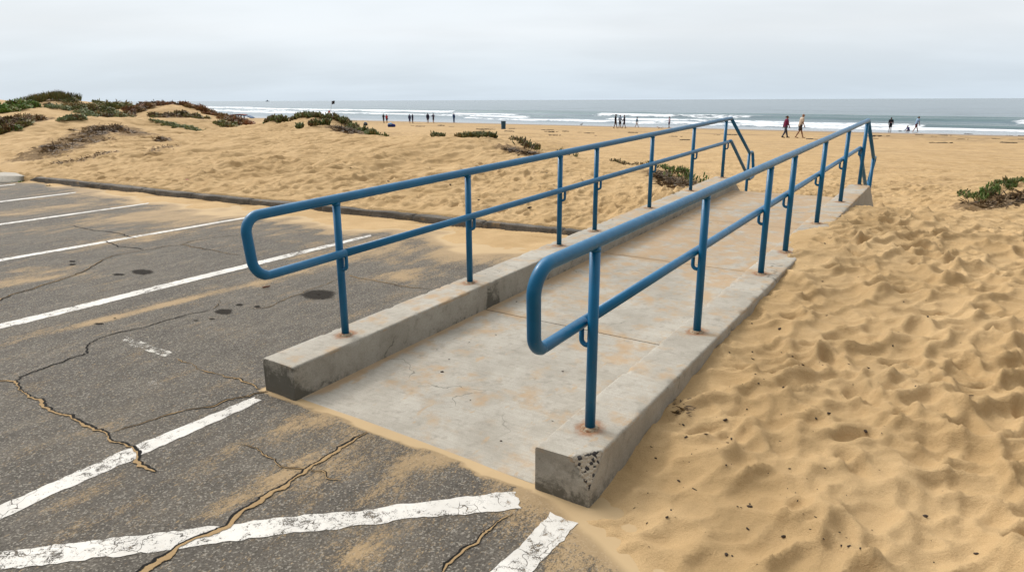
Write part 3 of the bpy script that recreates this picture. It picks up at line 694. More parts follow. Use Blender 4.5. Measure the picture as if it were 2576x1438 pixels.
def flag():
    x0 = atd(882.6/1.0683, 318/1.0683, 60); z = float(ground(x0[:1], x0[1:2])[0]); b = np.array([x0[0], x0[1], z]); top = atd(891/1.0683, 272/1.0683, 60)
    root = empty('flag_pole', b); tag(root, 'thin leaning pole with a small dark flag behind the ice plant dune', 'flag pole')
    pm = plain('grey_metal', (.35, .35, .36), .5)
    v, q, t = tube([(0, 0, -.2), tuple(top-b)], [.022, .014], 8); mesh('pole', v, q, t, [pm], root)
    nx, ny = 10, 6; V = [((top-b)[0]+.03+i/9*.24-.03*j/5, .03*math.sin(i*.9+j*.4), (top-b)[2]+.02-j/5*.27-.02*math.sin(i*.7)) for i in range(nx) for j in range(ny)]
    V2 = np.array(V)+np.array([0, .006, 0]); Vx = np.vstack([V, V2]); Fx = gridf(nx, ny); mesh('flag', Vx, np.vstack([Fx, Fx[:, ::-1]+nx*ny]), None, [plain('dark_flag', (.03, .028, .035), .9)], root)
    sp = atd(885/1.0683, 302/1.0683, 60)-b
    w, h, d = .075, .14, .012; V = [(sp[0]+sx*w, sp[1]-.03+sy*d, sp[2]+sz*h) for sx in (-1, 1) for sy in (-1, 1) for sz in (-1, 1)]
    t = NT('red_white_board'); zz = t.n('ShaderNodeSeparateXYZ'); t.l(t.n('ShaderNodeTexCoord').outputs['Object'], zz.inputs[0]); t.fin(t.mix(t.rng(zz.outputs[2], sp[2]-.01, sp[2]+.01), (.65, .6, .58), (.45, .06, .05)), .6)
    mesh('sign_board', V, [[0, 1, 3, 2], [4, 6, 7, 5], [0, 4, 5, 1], [2, 3, 7, 6], [0, 2, 6, 4], [1, 5, 7, 3]], None, [t.m], root, False)
    for dx in (-.22, .2): v, q, t = tube([(sp[0], sp[1], sp[2]-.1), (dx, .1, -.1)], .008, 6); mesh('stay', v, q, t, [pm], root)
flag()
def ship():
    P = atd(719/1.0683, 272.6/1.0683, 5200.); root = empty('distant_ship', (P[0], P[1], -2.0)); tag(root, 'faint grey ship far out on the horizon at left', 'ship')
    m = plain('far_hull', (.32, .36, .40), .9, .05, .01)
    L = 13.0
    def hull(n, x0, x1, z0, z1, w, rake):
        V = []
        for z, k in ((z0, 1.0), (z1, 1.0+rake)):
            for x, y in ((x0*k, -w*.6), (x0*k, w*.6), (x1*.8, w), (x1*k, 0), (x1*.8, -w)): V.append((x, y, z))
        mesh(n, V, [[i, (i+1) % 5, 5+(i+1) % 5, 5+i] for i in range(5)]+[[5, 6, 7, 9]], [[7, 8, 9]], [m], root, False)
    hull('hull', -L, L, -.5, 4.2, 3.2, .08); hull('superstructure', -L*.5, L*.3, 4.15, 9.5, 2.4, -.1); hull('funnel', -2, 1.6, 9.4, 12, 1, -.1)
ship()

# ------------------------------------------------------------------ ramp
ramp = empty('access_ramp', (OO[0], OO[1], 0), math.atan2(NU[1], NU[0]))
tag(ramp, 'sand dusted concrete access ramp with side kerbs rising from the car park', 'ramp')
POSTS_L = [.6, 2.17, 3.85, 4.73, 6.44, 8.14, 9.8]; POSTS_R = [.29, 2.0, 3.78, 4.75, 6.4, 8.1, 9.89]
UL, UR = -.13, 2.14
def kerb(u0, u1, posts, up_, name):
    vs = np.concatenate([np.arange(-.03, .4, .012), np.arange(.4, 9.90, .03), np.linspace(9.9, 11.35, 40)])
    rd = .015
    prof = []   # (u, ztop offset or None)
    def arc(cu, cz, a0, a1, n=5): return [(cu+rd*math.cos(a), cz+rd*math.sin(a)) for a in np.linspace(a0, a1, n)]
    hs = np.concatenate([np.linspace(-.75, -.3, 6), np.linspace(-.285, -rd-.006, 26)])
    prof += [(u0, z) for z in hs]+arc(u0+rd, -rd, math.pi, math.pi/2)+[(u, 0.) for u in np.linspace(u0+rd+.015, u1-rd-.015, 12)]+arc(u1-rd, -rd, math.pi/2, 0)+[(u1, z) for z in hs[::-1]]
    prof = np.array(prof); nP = len(prof)
    Vv, Uu = np.meshgrid(vs, prof[:, 0], indexing='ij'); Z0 = np.broadcast_to(prof[:, 1], Vv.shape)
    top = np.where(Vv < 9.9, KT(Vv), KT(9.9)-(Vv-9.9)*.54)
    Z = top+Z0
    U = Uu
    wob = .005*(fbm(Vv*2.2, Uu*5, 71, 4)-.5)+.004*(fbm(Vv*9, (Uu+Z)*9, 77, 3)-.5)*(Z0 > -.05)
    U = U+wob; Z = Z+.008*(fbm(Vv*1.6+9, Uu*4, 73, 3)-.5)
    nick = sst(.62, .74, fbm(Vv*11+3*u0, Z*.1+2, 79, 4))*np.exp(-((Z0+rd*.5)/.02)**2)*(np.abs(Uu-(u0+u1)/2) > (u1-u0)/2-rd-.002)
    U = U-np.sign(Uu-(u0+u1)/2)*.010*nick; Z = Z-.008*nick
    Vm = Vv.copy()
    # expansion joints
    for jv in (2.32, 4.67, 7.15, 9.2): Z = Z-.012*np.exp(-((Vv-jv)/.012)**2); U = U-np.sign(Uu-(u0+u1)/2)*.008*np.exp(-((Vv-jv)/.012)**2)
    V = np.stack([U, Vm, Z], -1).reshape(-1, 3); Fq = gridf(len(vs), nP)
    # end faces
    f0 = V[:nP]; ce = np.array([[(u0+u1)/2, float(np.mean(f0[:, 1])), -.1]]); k = len(V)
    # front face as a fine sheet between left and right profile points
    half = nP//2; rows = []
    for i in range(half):
        a, b = f0[i], f0[nP-1-i]; rows.append([a+(b-a)*t_ for t_ in np.linspace(0, 1, 26)])
    FV = np.array(rows).reshape(-1, 3).copy(); FV[:, 1] += .012*(fbm(FV[:, 0]*6, FV[:, 2]*6, 91, 3)-.5)*(1)
    keep = np.zeros((half, 26), bool); keep[:, 0] = keep[:, -1] = True; FV = np.where(keep.reshape(-1, 1), np.array(rows).reshape(-1, 3), FV)
    Fe = gridf(half, 26)+k
    VV = np.vstack([V, FV]); FF = np.vstack([Fq[:, ::-1], Fe])
    chip = np.zeros(len(VV))
    if name == 'right':   # broken front outer corner with exposed aggregate
        A_, B_, C_ = np.array([u1-.12, -.045, KT(0)+.004]), np.array([u1+.004, .12, KT(0)+.004]), np.array([u1+.006, -.05, .075])
        nrm = np.cross(B_-A_, C_-A_); nrm /= np.linalg.norm(nrm); nrm *= np.sign(nrm[2])
        dd = (VV-A_)@nrm+.010*(fbm(VV[:, 0]*32+VV[:, 1]*20, VV[:, 2]*32, 5, 3)-.5)
        m = (dd > 0) & (VV[:, 1] < .3); VV = np.where(m[:, None], VV-dd[:, None]*nrm, VV); chip = m*1.0
    o = mesh('side_kerb', VV, FF, None, [MAT['concrete']], ramp)
    u_, v_, z_ = VV[:, 0], VV[:, 1], VV[:, 2]
    tp = np.where(v_ < 9.9, KT(v_), KT(9.9)-(v_-9.9)*.54); dep = tp-z_
    rust = np.zeros(len(VV))
    for p in posts: rust = np.maximum(rust, np.exp(-(np.hypot((u_-up_)*1.0, (v_-p)*.8)/.115)**2)*.9*(dep < .05))
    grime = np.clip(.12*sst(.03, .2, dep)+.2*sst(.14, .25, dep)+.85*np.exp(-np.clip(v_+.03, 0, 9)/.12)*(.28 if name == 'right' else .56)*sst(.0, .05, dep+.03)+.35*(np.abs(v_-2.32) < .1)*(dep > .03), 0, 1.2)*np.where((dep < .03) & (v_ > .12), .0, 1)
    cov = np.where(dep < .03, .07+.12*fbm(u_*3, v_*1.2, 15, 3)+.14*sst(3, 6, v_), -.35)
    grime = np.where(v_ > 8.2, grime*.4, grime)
    attr(o, 'rust', rust); attr(o, 'grime', grime); attr(o, 'cover', cov); attr(o, 'chip', chip)
    return o
kerb(-.29, .035, POSTS_L, UL, 'left'); kerb(1.985, 2.31, POSTS_R, UR, 'right')
def slab(v0, v1, flat=None, name='slab'):
    us = np.linspace(.03, 1.99, 90); vv = np.linspace(v0+.004, v1-.004, max(4, int((v1-v0)/.025)))
    Vv, Uu = np.meshgrid(vv, us, indexing='ij')
    Z = SLOPE*Vv+.004+.006*(fbm(Uu*.9, Vv*.9, 17, 3)-.5)
    ed = np.minimum(Vv-vv[0], vv[-1]-Vv); Z = Z-.006*np.exp(-(ed/.012)**2)
    if v0 < .1: Z = Z-.0*Vv
    n1, n2 = len(vv), len(us); V = np.stack([Uu, Vv, Z], -1).reshape(-1, 3); B = V.copy(); B[:, 2] -= .35
    Fq = gridf(n1, n2)[:, ::-1]
    per = [i*n2 for i in range(n1)][::-1]+[j for j in range(n2)]+[i*n2+n2-1 for i in range(n1)]+[(n1-1)*n2+j for j in range(n2)][::-1]
    k = len(V); side = [[a, b, b+k, a+k] for a, b in zip(per[:-1], per[1:]) if a != b]
    o = mesh(name, np.vstack([V, B]), np.vstack([Fq, side]), None, [MAT['concrete']], ramp)
    u_, v_ = Uu.ravel(), Vv.ravel()
    cov = .13+.24*sst(1.2, 6, v_)+.45*np.exp(-((u_-.03)/.07)**2)*(.5+fbm(v_*3, u_*3, 5, 2))+.5*np.exp(-((1.99-u_)/.05)**2)*(.4+fbm(v_*3, u_*3, 9, 2))+.3*np.exp(-np.minimum(v_-v0, v1-v_)/.03)*(v0 > .1)*fbm(u_*2, v_*9, 3, 2)*1.5
    cov = cov-.25*np.exp(-(v_/.3)**2)*np.exp(-((u_-.5)/.5)**2)
    gr = -.12+.34*np.exp(-((1.985-u_)/.035)**2)+.28*np.exp(-((v_-.25)/.25)**2)*np.exp(-((u_-.35)/.35)**2)
    z2 = np.zeros(len(B))
    attr(o, 'cover', np.concatenate([cov, z2])); attr(o, 'grime', np.concatenate([gr, z2])); attr(o, 'rust', np.zeros(2*len(V))); attr(o, 'chip', np.zeros(2*len(V)))
for a, b in ((0, 2.2), (2.2, 4.67), (4.67, 7.15), (7.15, 9.63), (9.63, 10.0)): slab(a, b)
for i in range(4):
    v0, v1, zt = 10.0+i*.33, 10.0+(i+1)*.33, SLOPE*10-(i+1)*.165
    V = [(u, v, z) for u in (.03, 1.99) for v in (v0+.002, v1) for z in (zt-.6, zt)]
    o = mesh('step', V, [[0, 1, 3, 2], [4, 6, 7, 5], [0, 4, 5, 1], [2, 3, 7, 6], [1, 5, 7, 3]], None, [MAT['concrete']], ramp, False)
    for nm in ('cover', 'grime', 'rust', 'chip'): attr(o, nm, np.full(8, .2 if nm == 'cover' else 0.))

# ------------------------------------------------------------------ handrails
t = NT('rusty_grout'); t.fin(t.mix(t.rng(t.noise(45, 4, .7), .4, .62), (.30, .24, .16), (.17, .075, .03)), .9, t.bump(t.noise(60, 4), .5, .006)); ROSTY = t.m
def handrail(u, posts, label, far):
    root = empty('handrail', (OO[0], OO[1], 0), math.atan2(NU[1], NU[0])); tag(root, label, 'handrail', 'blue tube handrails on the ramp')
    top = lambda v: KT(v)+1.04
    sg = 1 if far else -1; off = .058*sg; um = u+off          # the lower rail is carried on brackets, on the ramp side of the posts
    mid = lambda v: KT(v)+(.645 if far else .603)
    rt, rm, rp = .034, .030, .0285
    vk = 10.08 if far else 9.98; ve = 11.5 if far else 11.35
    ze = .955; vf = -.17 if far else -.30
    def T(P, r, name, seg=22, parent=root):
        v, q, t = tube(P, r, seg); return mesh(name, v, q, t, [MAT['rail']], parent)
    # front loop runs from the top rail round into the middle rail
    loop = fillet([(u, 1.2, top(1.2)), (u, vf, top(vf)), (um, vf+(.0 if far else .10), mid(vf)), (um, posts[0], mid(posts[0]))], .115, 14)
    zb = .46
    stair = fillet([(u, vk, top(vk)), (u, ve, ze), (u, ve+.24, ze), (um, ve+.24, zb), (um, ve-.06, zb-.03), (um, vk-.1, mid(vk-.1)), (um, posts[-1], mid(posts[-1]))], [0, .05, .07, .07, .05, .03, 0], 8)
    T(np.vstack([loop[::-1][:-1], [[u, vv, top(vv)] for vv in (1.2, 3, 5, 7, 9)], [[u, vk-.06, top(vk-.06)]], stair[:1]]), np.concatenate([np.linspace(rm, rm, 4), np.full(len(loop)-1-4, rt), np.full(7, rt)]), 'top_rail')
    T([(um, v, mid(v)) for v in np.linspace(posts[0], posts[-1], 8)], rm, 'middle_rail')
    T(stair, rm, 'stair_rail')
    for p in posts:
        po = T([(u, p, KT(p)-.12), (u, p, top(p)-.004)], rp, 'post')
        P = fillet([(u, p, mid(p)-.125), (um+.008*sg, p, mid(p)-.125), (um+.008*sg, p, mid(p)-.006)], .03, 6)
        T(P, .014, 'bracket', 12, po)
        for zz, dr in ((top(p)-rt-.004, 0),): T([(u, p, zz-.008), (u, p, zz), (u, p, zz+.008)], [rp+.001, rp+.0045, rp+.001], 'weld_bead', 18, po)
        a_ = np.arange(18)*2*np.pi/18; V_ = [(u+r_*math.cos(x), p+r_*math.sin(x)*1.1, KT(p)+z_) for r_, z_ in ((.052, -.004), (.046, .006), (rp+.002, .011), (rp-.004, .012)) for x in a_]
        mesh('grout_ring', V_, gridf(4, 18, True), None, [ROSTY], po)
    zg = float(ground(*uvw(u, ve, 0)[:2])) if False else -.3
    T([(u, ve-.01, zg), (u, ve-.01, ze-.004)], rp, 'post')
    return root
handrail(UL, POSTS_L, 'left blue tube handrail with a rounded front loop along the car park side', True)
handrail(UR, POSTS_R, 'right blue tube handrail with a rounded front loop along the open sand side', False)

# ------------------------------------------------------------------ parking lot
def zlot(x, y): return .010*(fbm(x*.7, y*.7, 201, 3)-.5)
lx = np.concatenate([np.arange(-26, -9, .16), np.arange(-9, 0.0, .045), np.arange(0, 6.3, .045)]); ly = np.concatenate([np.arange(-8, -3, .2), np.arange(-3, 1.5, .04), np.arange(1.5, 6.25, .045)])
Uu, Vv = np.meshgrid(lx, ly, indexing='ij')
LX = OO[0]+Uu*NU[0]+Vv*EV[0]; LY = OO[1]+Uu*NU[1]+Vv*EV[1]
LZ = zlot(LX, LY)
inr = (Uu > -.1) & (Uu < 2.15) & (Vv > .12); LZ = np.where(inr, -.5, LZ)
LZ = np.where((Uu > 2.15) & (Vv > 1.2), -.6, LZ)
lot = mesh('parking_lot', np.stack([LX, LY, LZ], -1).reshape(-1, 3), gridf(len(lx), len(ly)), None, [MAT['asphalt']]); tag(lot, kind='structure')
cov = np.full(LX.shape, .06)
nz = fbm(Uu*1.6, Vv*1.6, 61, 3)-.5
dd = Vv-drift_v(Uu)+nz*1.3
cov += np.where(Uu < -.2, .75*sst(-.75, .1, dd)+.14*sst(-2.6, -.3, dd), 0)
# along the foot of the ramp and round its right-hand corner
fr = np.where((Uu > -.35) & (Uu < 2.4) & (Vv <= .1), 1.2*sst(-.085, -.04, Vv+.11*(fbm(Uu*4, Vv*6, 67, 4)-.5)-.045*np.clip(1-Uu/1.8, 0, 1))+.17*np.exp(np.clip(Vv, -9, 0)/.26)*np.clip((Uu+.1)/.6, .2, 1), 0)
vb = -.04-.55*(Uu-2.31); fr2 = np.where(Uu > 1.9, .95*sst(-.22, .02, Vv-vb)+.36*sst(-.8, 0, Vv-vb), 0)
cov += fr+fr2+.06*np.exp(-((Uu-1.0)**2/1.3+(Vv+.9)**2/.5))
def blob(px, py, ru, rv, a):
    p = atz(px, py); bu, bv = touv(p[0], p[1]); global cov; cov = cov+(.72 if py > 900 else 1.05)*a*np.exp(-((Uu-bu)/ru)**2-((Vv-bv)/rv)**2)
for b in ((560, 1270, .07, .2, .34), (690, 1205, .1, .2, .15), (930, 1330, .2, .25, .16), (900, 1410, .1, .13, .34), (1050, 1310, .1, .2, .12), (420, 765, .1, .9, .45), (330, 600, .5, 1.0, .3), (450, 545, .9, .9, .3), (880, 640, .5, .8, .32), (1000, 700, .5, .5, .2), (1180, 640, .6, .6, .35), (700, 700, .2, .6, .25), (80, 530, .6, 1.2, .25), (220, 560, .5, 1.2, .2), (60, 690, .3, .7, .2), (100, 700, .2, .5, .25), (950, 1150, .35, .35, .2), (780, 1080, .3, .3, .18), (200, 820, .2, .5, .12)): blob(*b)
attr(lot, 'cover', np.clip(cov, 0, 1.4).ravel())

def strip(name, top, bot, mat, z, jit=.006, step=.03, parent=lot, f2=7.0):
    """a flat strip between two edges given on the ground"""
    A = np.array([atz(*p)[:2] for p in top]); B = np.array([atz(*p)[:2] for p in bot])
    def res(P, n):
        d = np.concatenate([[0], np.cumsum(np.linalg.norm(np.diff(P, axis=0), axis=1))]); s = np.linspace(0, d[-1], n); return np.stack([np.interp(s, d, P[:, i]) for i in (0, 1)], 1)
    n = max(4, int(np.linalg.norm(np.diff(A, axis=0), axis=1).sum()/step)); A, B = res(A, n), res(B, n)
    na = fbm(A[:, 0]*f2*3, A[:, 1]*f2*3, 301, 3)-.5; nb = fbm(B[:, 0]*f2*3, B[:, 1]*f2*3, 307, 3)-.5; d = B-A; d = d/np.linalg.norm(d, axis=1)[:, None]
    A = A+d*na[:, None]*jit*6; B = B+d*nb[:, None]*jit*6
    m = 6; V = np.stack([A+(B-A)*t for t in np.linspace(0, 1, m)], 1)
    V[0] += (V[1]-V[0])*(.8*rng.random((m, 1))); V[-1] -= (V[-1]-V[-2])*(.8*rng.random((m, 1)))
    Z = zlot(V[..., 0], V[..., 1])+z
    o = mesh(name, np.dstack([V, Z]).reshape(-1, 3), gridf(n, m), None, [mat], parent)
    if o.data.polygons[0].normal.z < 0: o.data.flip_normals()
    return o
Z1 = lambda x, y: (x/2.4155, y/2.4155+842.5)
Z2 = lambda x, y: ((800+x/2.862)/1.0683, (1036+y/2.862)/1.0683)
Z8 = lambda x, y: (x/3.0723, y/3.0723+411.9)
Z6 = lambda x, y: ((600+x/2.054)/1.0683, (440+y/2.054)/1.0683)
def pts(f, *p): return [f(*q) for q in p]
LN = MAT['line']
strip('painted_line', pts(Z1, (-150, 1100), (0, 1035), (400, 860), (740, 705), (800, 680), (1180, 530), (1550, 376)), pts(Z1, (-150, 1190), (0, 1118), (330, 965), (820, 752), (860, 730), (1240, 560), (1600, 398)), LN, .003)
strip('painted_line', pts(Z1, (-200, 1335), (0, 1315), (400, 1270), (1080, 1190), (1370, 1155), (1700, 1110), (2261, 1055))+pts(Z2, (600, 940), (1000, 885), (1500, 825), (1700, 812)), pts(Z1, (-200, 1455), (0, 1428), (560, 1360), (1000, 1310), (1500, 1240))+pts(Z2, (0, 1130), (500, 1075), (850, 1025), (1300, 985), (1600, 952), (1722, 938)), LN, .003)
strip('painted_line', pts(Z2, (1950, 968), (1700, 1230), (1480, 1440), (1300, 1620)), pts(Z2, (2175, 1045), (1970, 1250), (1790, 1440), (1620, 1620)), LN, .003)
strip('painted_line', [(-150, 851), (0, 814.5), (655, 656), (935, 589)], [(-150, 865), (0, 828), (655, 665.5), (935, 594)], LN, .003)
strip('painted_line', [(-150, 678), (0, 651.5), (620, 546)], [(-150, 684), (0, 657.5), (620, 549)], LN, .003)
strip('painted_line', [(-150, 582), (0, 562.5), (338, 515.5), (375, 510)], [(-150, 586), (0, 566), (338, 518), (375, 512)], LN, .003)
strip('painted_line', [(-150, 523), (0, 506), (192, 483.5)], [(-150, 526.5), (0, 508.8), (192, 485.5)], LN, .003, .003)
strip('painted_line', [(-150, 484), (0, 466.8), (40, 462.5)], [(-150, 486.5), (0, 468.8), (40, 464)], LN, .003, .002)
strip('faded_mark', pts(Z1, (760, 5), (920, 62), (1050, 110)), pts(Z1, (735, 40), (880, 95), (1010, 135)), MAT['faded'], .003, .012)
strip('faded_mark', pts(Z1, (885, 285), (1010, 258)), pts(Z1, (880, 320), (1000, 290)), MAT['faded'], .003, .014)

def crack(P, w0, w1, fillw=.0, seed=0, f=7.):
    """an open fissure in the asphalt: void strip and, where sand has blown in, a fill strip above it, the dark left beyond it being painted shade"""
    Q = np.array([atz(*p)[:2] for p in P]); d = np.concatenate([[0], np.cumsum(np.linalg.norm(np.diff(Q, axis=0), axis=1))]); n = max(8, int(d[-1]/.012)); s = np.linspace(0, d[-1], n)
    q = np.stack([np.interp(s, d, Q[:, i]) for i in (0, 1)], 1)
    k = np.ones(9)/9
    for i in (0, 1): q[:, i] = np.convolve(np.pad(q[:, i], 4, 'edge'), k, 'valid')
    T = np.gradient(q, axis=0); T /= np.linalg.norm(T, axis=1)[:, None]+1e-9; N = np.stack([-T[:, 1], T[:, 0]], 1)
    away = np.array([0, 1.0]); sgn = np.sign((N@away)+1e-6); N = N*sgn[:, None]     # N points away from the camera: filled cracks get their painted shade on that side
    sd = np.full(n, float(seed))
    q = q+N*((fbm(s*f, sd, 401+seed, 4)-.5)*.07+(fbm(s*f*5, sd, 409+seed, 3)-.5)*.02)[:, None]
    tap = np.clip(np.minimum(s, d[-1]-s)/.12+.25, .25, 1); w = .72*(w0+(w1-w0)*s/d[-1])*tap*(.55+.9*fbm(s*9, sd, 421+seed, 3))
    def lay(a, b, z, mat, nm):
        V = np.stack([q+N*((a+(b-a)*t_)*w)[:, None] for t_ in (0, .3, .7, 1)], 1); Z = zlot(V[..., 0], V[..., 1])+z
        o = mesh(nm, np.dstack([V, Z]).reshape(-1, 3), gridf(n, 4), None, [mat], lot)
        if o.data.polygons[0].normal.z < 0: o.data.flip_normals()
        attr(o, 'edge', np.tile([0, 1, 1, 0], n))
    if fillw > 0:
        lay(-.12*np.ones(n), .75+.8*fbm(s*6, sd, 5, 3), .0045, MAT['void_shade'], 'crack')
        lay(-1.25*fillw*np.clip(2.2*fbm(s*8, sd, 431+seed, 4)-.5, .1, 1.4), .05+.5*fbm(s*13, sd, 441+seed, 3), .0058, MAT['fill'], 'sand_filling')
    else: lay(-.75*np.ones(n), .75*np.ones(n), .0045, MAT['void_shade'], 'crack')
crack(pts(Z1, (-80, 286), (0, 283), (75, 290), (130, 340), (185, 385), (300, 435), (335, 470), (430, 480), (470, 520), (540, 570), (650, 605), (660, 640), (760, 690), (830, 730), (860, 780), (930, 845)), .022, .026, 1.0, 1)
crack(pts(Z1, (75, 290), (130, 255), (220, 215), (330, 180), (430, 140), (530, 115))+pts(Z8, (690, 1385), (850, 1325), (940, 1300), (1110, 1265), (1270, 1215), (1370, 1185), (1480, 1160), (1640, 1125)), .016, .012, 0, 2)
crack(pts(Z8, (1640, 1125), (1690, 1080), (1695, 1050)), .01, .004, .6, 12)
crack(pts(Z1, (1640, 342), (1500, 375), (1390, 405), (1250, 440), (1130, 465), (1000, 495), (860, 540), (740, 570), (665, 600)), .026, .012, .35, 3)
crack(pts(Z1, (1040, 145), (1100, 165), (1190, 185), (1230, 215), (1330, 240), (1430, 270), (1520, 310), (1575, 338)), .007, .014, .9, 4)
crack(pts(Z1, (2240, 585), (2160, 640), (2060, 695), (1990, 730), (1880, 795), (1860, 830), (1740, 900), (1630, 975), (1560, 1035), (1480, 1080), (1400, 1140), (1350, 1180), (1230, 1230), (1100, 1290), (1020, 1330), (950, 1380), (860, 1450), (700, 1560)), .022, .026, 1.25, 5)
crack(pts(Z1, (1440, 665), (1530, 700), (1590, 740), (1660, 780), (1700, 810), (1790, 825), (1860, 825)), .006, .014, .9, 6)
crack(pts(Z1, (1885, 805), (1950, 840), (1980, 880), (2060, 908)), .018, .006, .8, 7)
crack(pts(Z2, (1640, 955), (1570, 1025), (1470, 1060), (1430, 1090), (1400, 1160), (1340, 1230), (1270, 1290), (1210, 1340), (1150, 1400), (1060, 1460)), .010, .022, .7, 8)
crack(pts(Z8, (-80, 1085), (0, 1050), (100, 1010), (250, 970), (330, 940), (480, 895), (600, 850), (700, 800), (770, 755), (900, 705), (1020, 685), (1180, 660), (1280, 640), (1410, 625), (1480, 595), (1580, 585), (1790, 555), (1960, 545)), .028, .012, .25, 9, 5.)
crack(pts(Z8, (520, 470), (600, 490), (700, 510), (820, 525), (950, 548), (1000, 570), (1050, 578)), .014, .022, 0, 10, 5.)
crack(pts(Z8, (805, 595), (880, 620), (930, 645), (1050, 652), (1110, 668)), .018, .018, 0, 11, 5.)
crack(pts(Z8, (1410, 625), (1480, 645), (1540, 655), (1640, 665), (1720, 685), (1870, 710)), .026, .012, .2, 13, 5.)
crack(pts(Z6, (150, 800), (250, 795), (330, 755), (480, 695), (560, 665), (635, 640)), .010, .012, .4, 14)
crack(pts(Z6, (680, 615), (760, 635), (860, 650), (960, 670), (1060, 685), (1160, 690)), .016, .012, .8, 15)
def stain(f, x, y, rx, ry, seed):
    c = atz(*f(x, y)); a1 = atz(*f(x+rx, y)); a2 = atz(*f(x, y+ry)); ex = (a1-c)[:2]; ey = (a2-c)[:2]
    n, m = 72, 16; a = np.arange(n)*2*np.pi/n; r_ = .72+.55*fbm(np.cos(a)*1.6+5+seed, np.sin(a)*1.6+seed, seed, 3)
    V = [c[:2]+k/m*(r_*np.cos(a))[:, None]*ex+k/m*(r_*np.sin(a))[:, None]*ey for k in range(1, m+1)]
    V = np.concatenate(V); Vz = np.column_stack([V, zlot(V[:, 0], V[:, 1])+.0028]); cz = np.array([[c[0], c[1], float(zlot(c[0:1], c[1:2])[0])+.0028]])
    Fq = gridf(m, n, True); k = len(Vz); Ft = [[k, (i+1) % n, i] for i in range(n)]
    o = mesh('oil_stain', np.vstack([Vz, cz]), Fq, Ft, [MAT['oilcut']], lot)
    attr(o, 'edge', np.concatenate([np.repeat(np.arange(1, m+1)/m, n), [0]]))
    if o.data.polygons[0].normal.z < 0: o.data.flip_normals()
t = NT('oil_stain'); t.fin((.022, .018, .014), .9, t.bump(t.noise(75, 3, .75), .5, .01), spec=.08); MAT['oilcut'] = t.cut(t.rng(t.math('ADD', t.attr('edge'), t.math('MULTIPLY', t.noise(34, 4, .7), .55)), .80, 1.18, .86, 0))
for i, a in enumerate(((Z8, 1100, 838, 110, 26), (Z8, 920, 857, 62, 11), (Z8, 1730, 1143, 92, 30), (Z8, 1850, 1090, 40, 11), (Z8, 765, 1236, 46, 10), (Z6, 525, 722, 125, 36), (Z8, 1990, 1104, 34, 13), (Z8, 1640, 1200, 30, 8), (Z8, 1515, 1212, 25, 6), (Z8, 560, 757, 34, 9), (Z8, 560, 780, 36, 10), (Z8, 888, 1193, 14, 5))): stain(*a, i+1)

# low asphalt kerb along the far side of the lot
def lot_kerb():
    us = np.arange(-16.7, -.285, .022); base = curbv(us)
    prof = [(-.005, -.12), (0.0, .01), (.010, .085), (.018, .118), (.036, .132), (.15, .136), (.205, .12), (.3, -.1)]
    V = []
    for u, vb_ in zip(us, base):
        for (dv, z) in prof:
            nx = (fbm(np.array(u*2.1), np.array(dv*9+z*9), 501, 4)-.5)
            jn = .05*sum(math.exp(-((u-j)/.022)**2) for j in (-13.4, -11.7, -9.9, -8.1, -6.2, -4.1, -2.7, -1.3))
            V.append((u, vb_+dv+.035*nx, (z*.95+.035*nx-jn*(z > 0))*(min(1, .35+(u+16.7)/.5) if z > 0 else 1)))
    V = np.array(V); W = np.column_stack([OO[0]+V[:, 0]*NU[0]+V[:, 1]*EV[0], OO[1]+V[:, 0]*NU[1]+V[:, 1]*EV[1], V[:, 2]])
    t = NT('old_kerb'); f = t.noise(2.5, 5, .6); c = t.mix(t.rng(f, .35, .65), (.095, .084, .07), (.165, .145, .12)); g = t.noise(45, 4, .75); c = t.mix(t.rng(g, .4, .7, 0, .7), c, (.045, .04, .035))
    c = t.mix(t.rng(t.noise(6, 4, .6), .56, .74, 0, .6), c, (.33, .22, .11)); t.fin(c, .92, t.bump(t.math('ADD', g, t.noise(12, 4)), .7, .02), spec=.2)
    n = len(prof); Fq = gridf(len(us), n)
    o = mesh('parking_kerb', W, np.vstack([Fq, [[0, 1, 2, 3], [3, 4, 5, 6]]]), [[0, 3, 6], [0, 6, 7]], [t.m], None, False); tag(o, 'low dark grey kerb at the end of the parking bays, half buried in sand', 'kerb')
    if o.data.polygons[3].normal.z < 0: o.data.flip_normals()
lot_kerb()
def gutter():
    A = [(-420, 405), (-150, 420), (0, 434.5), (40, 437), (66, 446)]; B = [(-420, 436), (-150, 447), (0, 456), (30, 455), (60, 452)]
    a = np.array([atz(*p, .13)[:2] for p in A]); b = np.array([atz(*p, .05)[:2] for p in B]); n = 40
    def res(P): s = np.linspace(0, len(P)-1, n); return np.stack([np.interp(s, np.arange(len(P)), P[:, i]) for i in (0, 1)], 1)
    a, b = res(a), res(b); V = []
    for p, q in zip(a, b):
        for t_, z in ((0, .155), (.55, .15), (.8, .14), (.86, .03), (1.0, .02), (1.0, -.1)): x = p+(q-p)*t_; V.append((x[0], x[1], z+.01*(float(fbm(x[:1]*2, x[1:]*2, 3, 2)[0])-.5)))
    o = mesh('pavement', V, gridf(n, 6), None, [MAT['concrete']]); tag(o, kind='structure')
    if o.data.polygons[0].normal.z < 0: o.data.flip_normals()
    for nm, vv in (('cover', .05), ('grime', -.1), ('rust', 0), ('chip', 0)): attr(o, nm, np.full(len(V), vv))
gutter()

